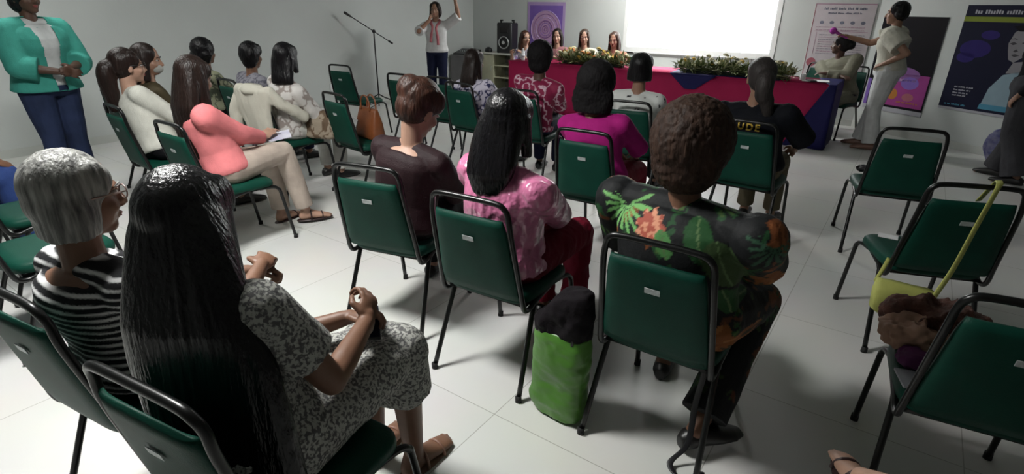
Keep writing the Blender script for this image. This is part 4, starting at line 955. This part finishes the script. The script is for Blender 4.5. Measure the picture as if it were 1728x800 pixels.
g = G(); g.add([(-.22, -.17, 0), (.22, -.17, 0), (.22, .17, 0), (-.22, .17, 0), (-.22, -.17, .03), (.22, -.17, .03), (.22, .17, .10), (-.22, .17, .10)], [(3, 2, 1, 0), (4, 5, 6, 7), (0, 1, 5, 4), (1, 2, 6, 5), (2, 3, 7, 6), (3, 0, 4, 7)]); link('console_body', g.mesh(smooth=False), M_blackp, t)
for i in range(8): g = G(); g.tube([(-.18 + i * .05, -.05, .058), (-.18 + i * .05, -.05, .082)], .008, 8); link('knob', g.mesh(), M_tag, t)
g = G(); r_ = random.Random(3)
for k in range(7): g.tube(spline([(r_.uniform(-.16, .16), r_.uniform(-.12, .12), .012 + k * .006) for _ in range(6)], 5), .006, 6)
for q in [(0, 0, .03)]: g.ell(q, (.14, .10, .035))
me = g.mesh(); o = link('cable_bundle', me, M_rub); o.location = (-7.10, 9.02, .676); tag(o, 'tangle of black cables on the grey table beside the mixer', 'cables')
g = G(); g.loft([(V(0, 0, z), V(w_, 0, 0), V(0, w_ * .7, 0)) for z, w_ in ((0, .11), (.05, .13), (.12, .12), (.17, .07), (.19, .03))], 20, .8); me = g.mesh(); displace(me, lambda c, n: .012 * fbm(c * 14, 2))
o = link('black_bag', me, M_blackp); o.location = (-6.88, 8.98, .752); o.scale = (.6, .6, .5); tag(o, 'small black bag on the left end of the cream cabinet', 'bag')
t = empty('microphone_stand', (-7.45, 6.62, 0), 60); tag(t, 'thin black microphone stand with a slanting boom near the left wall', 'microphone stand')
g = G(); g.tube([(0, 0, .05), (0, 0, 1.16)], .011, 10); link('pole', g.mesh(), M_blackp, t)
for k in range(3): a = k * 2.094 + .3; g = G(); g.tube([(0, 0, .16), (math.cos(a) * .10, math.sin(a) * .10, .10), (math.cos(a) * .30, math.sin(a) * .30, .012)], .010, 8); link('leg', g.mesh(), M_blackp, t)
g = G(); g.ell((0, 0, 1.17), (.03, .03, .03)); link('clutch', g.mesh(), M_blackp, t)
DB = nrm(V(-.80, -.18, .50)); C0 = V(0, 0, 1.17)
g = G(); g.tube([C0 - DB * .36, C0 + DB * .46], .008, 8); link('boom', g.mesh(), M_blackp, t); g = G(); g.tube([C0 - DB * .38, C0 - DB * .30], .016, 8); link('counterweight', g.mesh(), M_blackp, t)
g = G(); g.cone(C0 + DB * .44, C0 + DB * .54, .016, .022); link('microphone_clip', g.mesh(), M_blackp, t)
g = G(); g.tube(spline([(-7.45, 6.6, .006), (-7.2, 6.2, .006), (-7.0, 5.9, .006), (-6.7, 5.9, .006), (-6.5, 5.5, .006), (-6.9, 5.2, .006)], 8), .005, 6); o = link('cable', g.mesh(), M_rub); tag(o, 'thin dark cable lying on the floor by the microphone stand', 'cable')
g = G(); g.box((0, 0, 0), (.008, .035, .055)); o = bev(link('wall_socket', g.mesh(smooth=False), M_white)); o.location = (XL + .008, 5.9, .32); tag(o, 'small white wall socket low on the left wall', 'socket')

# ------------------------------------------------------------------ things held, hung and put down
def cloth_heap(name, c, r, m, label, cat, seed, amp=.25, vox=.008, fr=9):
    g = G(); g.ell((0, 0, 0), r, n=28, m=18); g.ell((r[0] * .35, -r[1] * .2, -r[2] * .15), (r[0] * .7, r[1] * .8, r[2] * .8))
    me = remesh(g, vox, 3); displace(me, lambda c_, n: amp * min(r) * (.55 - 2.2 * np.abs(fbm(c_ * fr + seed, seed, 3))))
    v_ = getv(me); v_[:, 2] = np.maximum(v_[:, 2], -r[2] * .85); setv(me, v_)
    o = link(name, me, m); o.location = c; tag(o, label, cat); return o
# microphone of the woman in white
Tm = PW['T']['R']; wm = PW['t'].matrix_world if False else None
def world_of(info, p):
    t_ = info['t']; q = rotz(math.degrees(t_.rotation_euler[2])) @ np.asarray(p, float); return q + V(*t_.location)
mp_ = world_of(PW, PW['T']['R'] + nrm(PW['T']['R'] - PW['E']['R']) * .09)
t = empty('microphone', tuple(mp_)); tag(t, 'magenta microphone held out towards the woman in khaki', 'microphone')
g = G(); g.cone((.06, 0, -.03), (-.07, 0, .03), .013, .019); link('handle', g.mesh(), mat('magenta_plastic', (.35, .03, .30), .35, noise=.2), t)
g = G(); g.ell((-.10, 0, .045), (.042, .040, .040)); link('windscreen', g.mesh(), mat('magenta_foam', (.42, .04, .38), .9, noise=.3, nscale=60, bump=.5), t)
# green and black tote between the satin blouse and the floral dress
t = empty('tote_bag', (-.905, 1.66, 0), -6); tag(t, 'tall green bag with a black top on the floor between two chairs', 'bag')
g = G(); L_ = []
for z, a, b_ in ((0.0, .10, .06), (.012, .118, .072), (.08, .126, .078), (.17, .118, .066), (.21, .121, .070), (.30, .128, .072), (.36, .125, .066), (.40, .118, .055)): L_.append((V(0, 0, z), V(a, 0, 0), V(0, b_, 0)))
g.loft(L_, 40, .6); me = remesh(g, .006, 3); displace(me, lambda c, n: .014 * fbm(c * np.array([9, 9, 16]) + 4, 6, 3)); v_ = getv(me); v_[:, 2] = np.maximum(v_[:, 2], 0); setv(me, v_)
link('bag_body', me, mat('green_vinyl', (.075, .22, .028), .38, noise=.35, nscale=5, bump=.2, bscale=30), t)
g = G(); g.loft([(V(0, 0, .375), V(.118, 0, 0), V(0, .058, 0)), (V(0, 0, .42), V(.125, 0, 0), V(0, .066, 0)), (V(.02, .0, .50), V(.105, 0, .02), V(0, .065, 0)), (V(.045, .0, .57), V(.075, 0, .02), V(0, .055, 0)), (V(.05, .0, .60), V(.04, 0, .01), V(0, .03, 0))], 30, .7)
me = remesh(g, .006, 3); displace(me, lambda c, n: .02 * fbm(c * 14, 16, 3)); link('black_top', me, cloth('black_lining', (.008, .006, .008)), t)
for s_ in (-1, 1): g = G(); g.tube(spline([(-.08, s_ * .05, .38), (-.07, s_ * .04, .47), (0, s_ * .03, .52), (.07, s_ * .04, .47), (.08, s_ * .05, .38)], 6), .007, 8); link('strap', g.mesh(), M_blackp, t)
# strap and dark bag at the foot of the floral dress
g = G()
sp_ = spline([(-.37, 1.79, .42), (-.385, 1.76, .22), (-.375, 1.70, .08), (-.41, 1.63, .02), (-.35, 1.59, .015), (-.30, 1.66, .015)], 6)
g.loft([(p_, V(.011, .003, 0), V(0, .003, .003)) for p_ in sp_], 8)
me = g.mesh(); o = link('bag_strap', me, M_blackp); tag(o, 'loose black strap trailing to the floor below the floral dress', 'strap')
# brown handbag on chair I2
t = empty('handbag', (-3.86, 3.30, .478), -14); tag(t, 'orange-brown leather handbag standing on a chair seat behind the updo hair', 'handbag')
LEA = mat('cognac_leather', (.22, .068, .022), .4, noise=.35, nscale=7, bump=.2, bscale=60)
g = G(); g.loft([(V(0, 0, 0), V(.16, 0, 0), V(0, .07, 0)), (V(0, 0, .02), V(.175, 0, 0), V(0, .08, 0)), (V(0, 0, .14), V(.168, 0, 0), V(0, .06, 0)), (V(0, 0, .24), V(.15, 0, 0), V(0, .03, 0)), (V(0, 0, .26), V(.148, 0, 0), V(0, .022, 0))], 34, .45); me = g.mesh(); displace(me, lambda c, n: .006 * fbm(c * 12, 4)); link('bag_body', me, LEA, t)
for s_ in (-1, 1): g = G(); g.tube(spline([(-.08, s_ * .03, .24), (-.07, s_ * .03, .33), (0, s_ * .03, .37), (.07, s_ * .03, .33), (.08, s_ * .03, .24)], 6), .007, 8); link('handle', g.mesh(), LEA, t)
g = G(); g.box((0, 0, 0), (.07, .004, .05)); o = link('paper_note', g.mesh(smooth=False), mat('paper', (.7, .7, .7), .7)); o.location = (-4.02, 3.22, .62); o.rotation_euler = (.2, .5, .3); tag(o, 'small white note between the chair back and the brown handbag', 'paper')
# cream coat hung on chair P8c
cx, cy, cr = CHAIRS['P8c']
t = empty('coat', (cx, cy, 0), cr); tag(t, 'cream coat draped over a chair back and hanging almost to the floor', 'coat')
COAT = cloth('cream_coat_cloth', (.60, .58, .50), noise=.12, nscale=4)
g = G()
g.loft([(V(0, -.300, .945), V(.21, 0, 0), V(0, .030, 0)), (V(-.01, -.300, .91), V(.245, 0, 0), V(0, .052, 0)), (V(-.02, -.300, .80), V(.235, 0, 0), V(0, .050, 0)), (V(0.0, -.295, .66), V(.19, 0, 0), V(0, .042, 0)), (V(.05, -.29, .50), V(.13, 0, 0), V(0, .036, 0)), (V(.09, -.29, .34), V(.10, 0, 0), V(0, .028, 0)), (V(.11, -.29, .22), V(.09, 0, 0), V(0, .022, 0))], 36, .7)
g.chain([V(-.20, -.28, .88), V(-.25, -.33, .72), V(-.22, -.35, .58)], [.055, .05, .042]); g.chain([V(.20, -.28, .90), V(.24, -.20, .80), V(.26, -.02, .68)], [.05, .05, .045])
me = remesh(g, .009, 3); displace(me, lambda c, n: .016 * fbm(c * np.array([16, 16, 4]) + 2, 12, 3)); link('coat_body', me, COAT, t)
g = G(); g.loft([(V(0, -.285, .955), V(.11, 0, 0), V(0, .045, 0)), (V(0, -.30, .915), V(.15, 0, 0), V(0, .07, 0)), (V(0, -.31, .88), V(.12, 0, 0), V(0, .055, 0))], 24); me = g.mesh(); displace(me, lambda c, n: .008 * fbm(c * 25, 1)); link('collar', me, COAT, t)
# patterned tote near the wall chair
g = G(); g.loft([(V(0, 0, z), V(a, 0, 0), V(0, b_, 0)) for z, a, b_ in ((0, .13, .06), (.02, .15, .075), (.15, .15, .06), (.24, .13, .03))], 30, .5); me = remesh(g, .01, 2); displace(me, lambda c, n: .008 * fbm(c * 12, 2)); paint(me, paisley((.12, .08, .05), (.30, .25, .19), 20)); 
o = link('tote_bag', me, VM); o.location = (-4.18, 3.02, .478); o.rotation_euler = (0, 0, .3); tag(o, 'tan patterned bag beside the white trousers on the seat with the cream coat', 'bag')
# phones and papers in hands
def phone_at(info, off, lab, m=M_blackp, rot=(.2, .1, .9)):
    p_ = world_of(info, off); t = empty('mobile_phone', tuple(p_)); t.rotation_euler = rot; tag(t, lab, 'phone')
    g = G(); g.box((0, 0, 0), (.037, .076, .0045)); bev(link('phone_case', g.mesh(smooth=False), m, t), .004); g = G(); g.box((0, 0, .005), (.034, .071, .0006)); link('display', g.mesh(smooth=False), mat('phone_glass', (.015, .02, .04), .08, noise=.2), t)
phone_at(P2, (P2['T']['L'] + P2['T']['R']) / 2 + V(0, .05, -.035), 'phone held in both hands by the woman in the speckled dress')
# papers
PAP = mat('printed_paper', (.55, .56, .62), .6, col2=(.18, .20, .36), nscale=22)
g = G(); g.box((0, 0, 0), (.10, .14, .004)); o = link('leaflet', g.mesh(smooth=False), PAP); o.location = (-1.86, 2.42, .74); o.rotation_euler = (.35, .1, .5); tag(o, 'blue and white leaflet between the sheer top and the pink satin blouse', 'leaflet')
g = G(); g.box((0, 0, 0), (.09, .13, .003)); o = link('leaflet', g.mesh(smooth=False), mat('white_leaflet', (.66, .67, .70), .6, col2=(.35, .34, .5), nscale=9)); o.location = (-3.72, 2.26, .675); o.rotation_euler = (.15, .1, -.5); tag(o, 'white leaflet on the lap of the woman in the salmon pink jacket', 'leaflet')
# yellow bag hung by its strap from chair D2
YEL = mat('pale_yellow_canvas', (.50, .52, .14), .7, noise=.2, nscale=12, bump=.2, bscale=120)
t = empty('shoulder_bag', (.18, 2.82, .30), 20); tag(t, 'pale yellow bag hanging by its long strap behind an empty chair', 'bag')
g = G(); g.loft([(V(0, 0, 0), V(.09, 0, 0), V(0, .02, 0)), (V(0, 0, .02), V(.115, 0, 0), V(0, .035, 0)), (V(0, 0, .10), V(.118, 0, -.012), V(0, .036, 0)), (V(0, 0, .15), V(.115, 0, -.015), V(0, .022, 0))], 30, .5); me = g.mesh(); displace(me, lambda c, n: .006 * fbm(c * 18, 4)); link('bag_body', me, YEL, t)
g = G(); Rz = rotz(-20); tr = lambda p: tuple(Rz @ (V(*p) - V(.18, 2.82, .30)))
def ribbon(g, pts, w_, th, side):
    L_ = []
    for i, p_ in enumerate(pts):
        d = nrm(np.asarray(pts[min(i + 1, len(pts) - 1)]) - np.asarray(pts[max(i - 1, 0)])); u = nrm(V(*side) - d * (V(*side) @ d)); L_.append((p_, u * w_, np.cross(d, u) * th))
    g.loft(L_, 8, .5)
ribbon(g, spline([tr(q) for q in [(.07, 2.85, .42), (.09, 2.93, .47), (.10, 3.00, .49)]], 4), .009, .003, (1, .3, 0))
ribbon(g, spline([tr(q) for q in [(.36, 3.12, .80), (.385, 3.04, .905), (.39, 2.985, .925), (.385, 2.94, .90), (.36, 2.92, .74), (.33, 2.88, .55), (.29, 2.80, .43)]], 6), .013, .003, (1, .36, 0))
link('strap', g.mesh(), YEL, t)
# scrunched things on the seat of D3
cloth_heap('shawl', (.27, 2.27, .555), (.16, .10, .075), mat('brown_fur', (.10, .035, .022), .8, noise=.5, nscale=25, bump=.6, bscale=90), 'crumpled brown shawl lying on the seat in the lower right corner', 'shawl', 5, .6, .005, 13)
cloth_heap('scarf', (.20, 2.17, .535), (.095, .075, .055), mat('tan_scarf_cloth', (.38, .22, .15), .7, noise=.3, nscale=10), 'folded tan scarf on the front left of the lower right seat', 'scarf', 8, .6, .005, 17)
cloth_heap('purple_cloth', (.225, 2.05, .505), (.07, .055, .03), mat('purple_cloth_mat', (.10, .008, .09), .7, noise=.3), 'purple cloth on the lower right seat beneath the tan scarf', 'cloth', 11, .5, .006, 16)
g = G(); g.box((0, 0, 0), (.06, .05, .004)); o = link('paper_note', g.mesh(smooth=False), mat('grey_paper', (.35, .36, .40), .7)); o.location = (.24, 1.955, .482); o.rotation_euler = (0, 0, .3); tag(o, 'pale grey paper on the lower right seat beside the purple cloth', 'paper')
cloth_heap('black_pouch', (-.13, 4.74, .505), (.07, .05, .03), M_blackp, 'black pouch on the left front of the empty chair farthest at right', 'pouch', 3, .4, .008, 14)
g = G(); g.box((0, 0, 0), (.045, .03, .002)); o = link('paper_note', g.mesh(smooth=False), M_white); o.location = (.08, 3.36, .478); tag(o, 'small white card on the seat of the chair with the yellow strap', 'paper')
cloth_heap('blue_bag', (.95, 8.15, .20), (.13, .09, .20), mat('blue_print', (.10, .10, .32), .6, col2=(.35, .35, .5), nscale=16), 'blue and white bag on the floor behind the wide grey trousers', 'bag', 14, .2, .012, 8)
# yellow letters on the black shirt
def lettering(info, txt, size, m, z, right):
    cu = bpy.data.curves.new('tx', 'FONT'); cu.body = txt; cu.size = size; cu.extrude = .001; cu.align_x = 'RIGHT'; cu.offset = .0022; cu.space_character = 1.35
    o = bpy.data.objects.new('tx', cu); COL.objects.link(o); me = evald(o); bpy.data.objects.remove(o)
    # drop the letters onto the cloth surface
    top = [c for c in COL.objects if c.parent == info['t'] and c.name.startswith('black_shirt')][0]
    vs = getv(top.data); out = getv(me); res = out.copy()
    for i, p_ in enumerate(out):
        X, Z = p_[0] + right, p_[1] + z
        d = (vs[:, 0] - X) ** 2 + (vs[:, 2] - Z) ** 2; k = d < .00025
        yb = vs[k, 1].min() if k.any() else -.16
        res[i] = (X, yb - .003 - p_[2], Z)
    setv(me, res); link('lettering', me, m, info['t'])
lettering(PN, 'SAÚDE', .064, mat('yellow_print', (.62, .42, .05), .6, noise=.1), .822, .050)
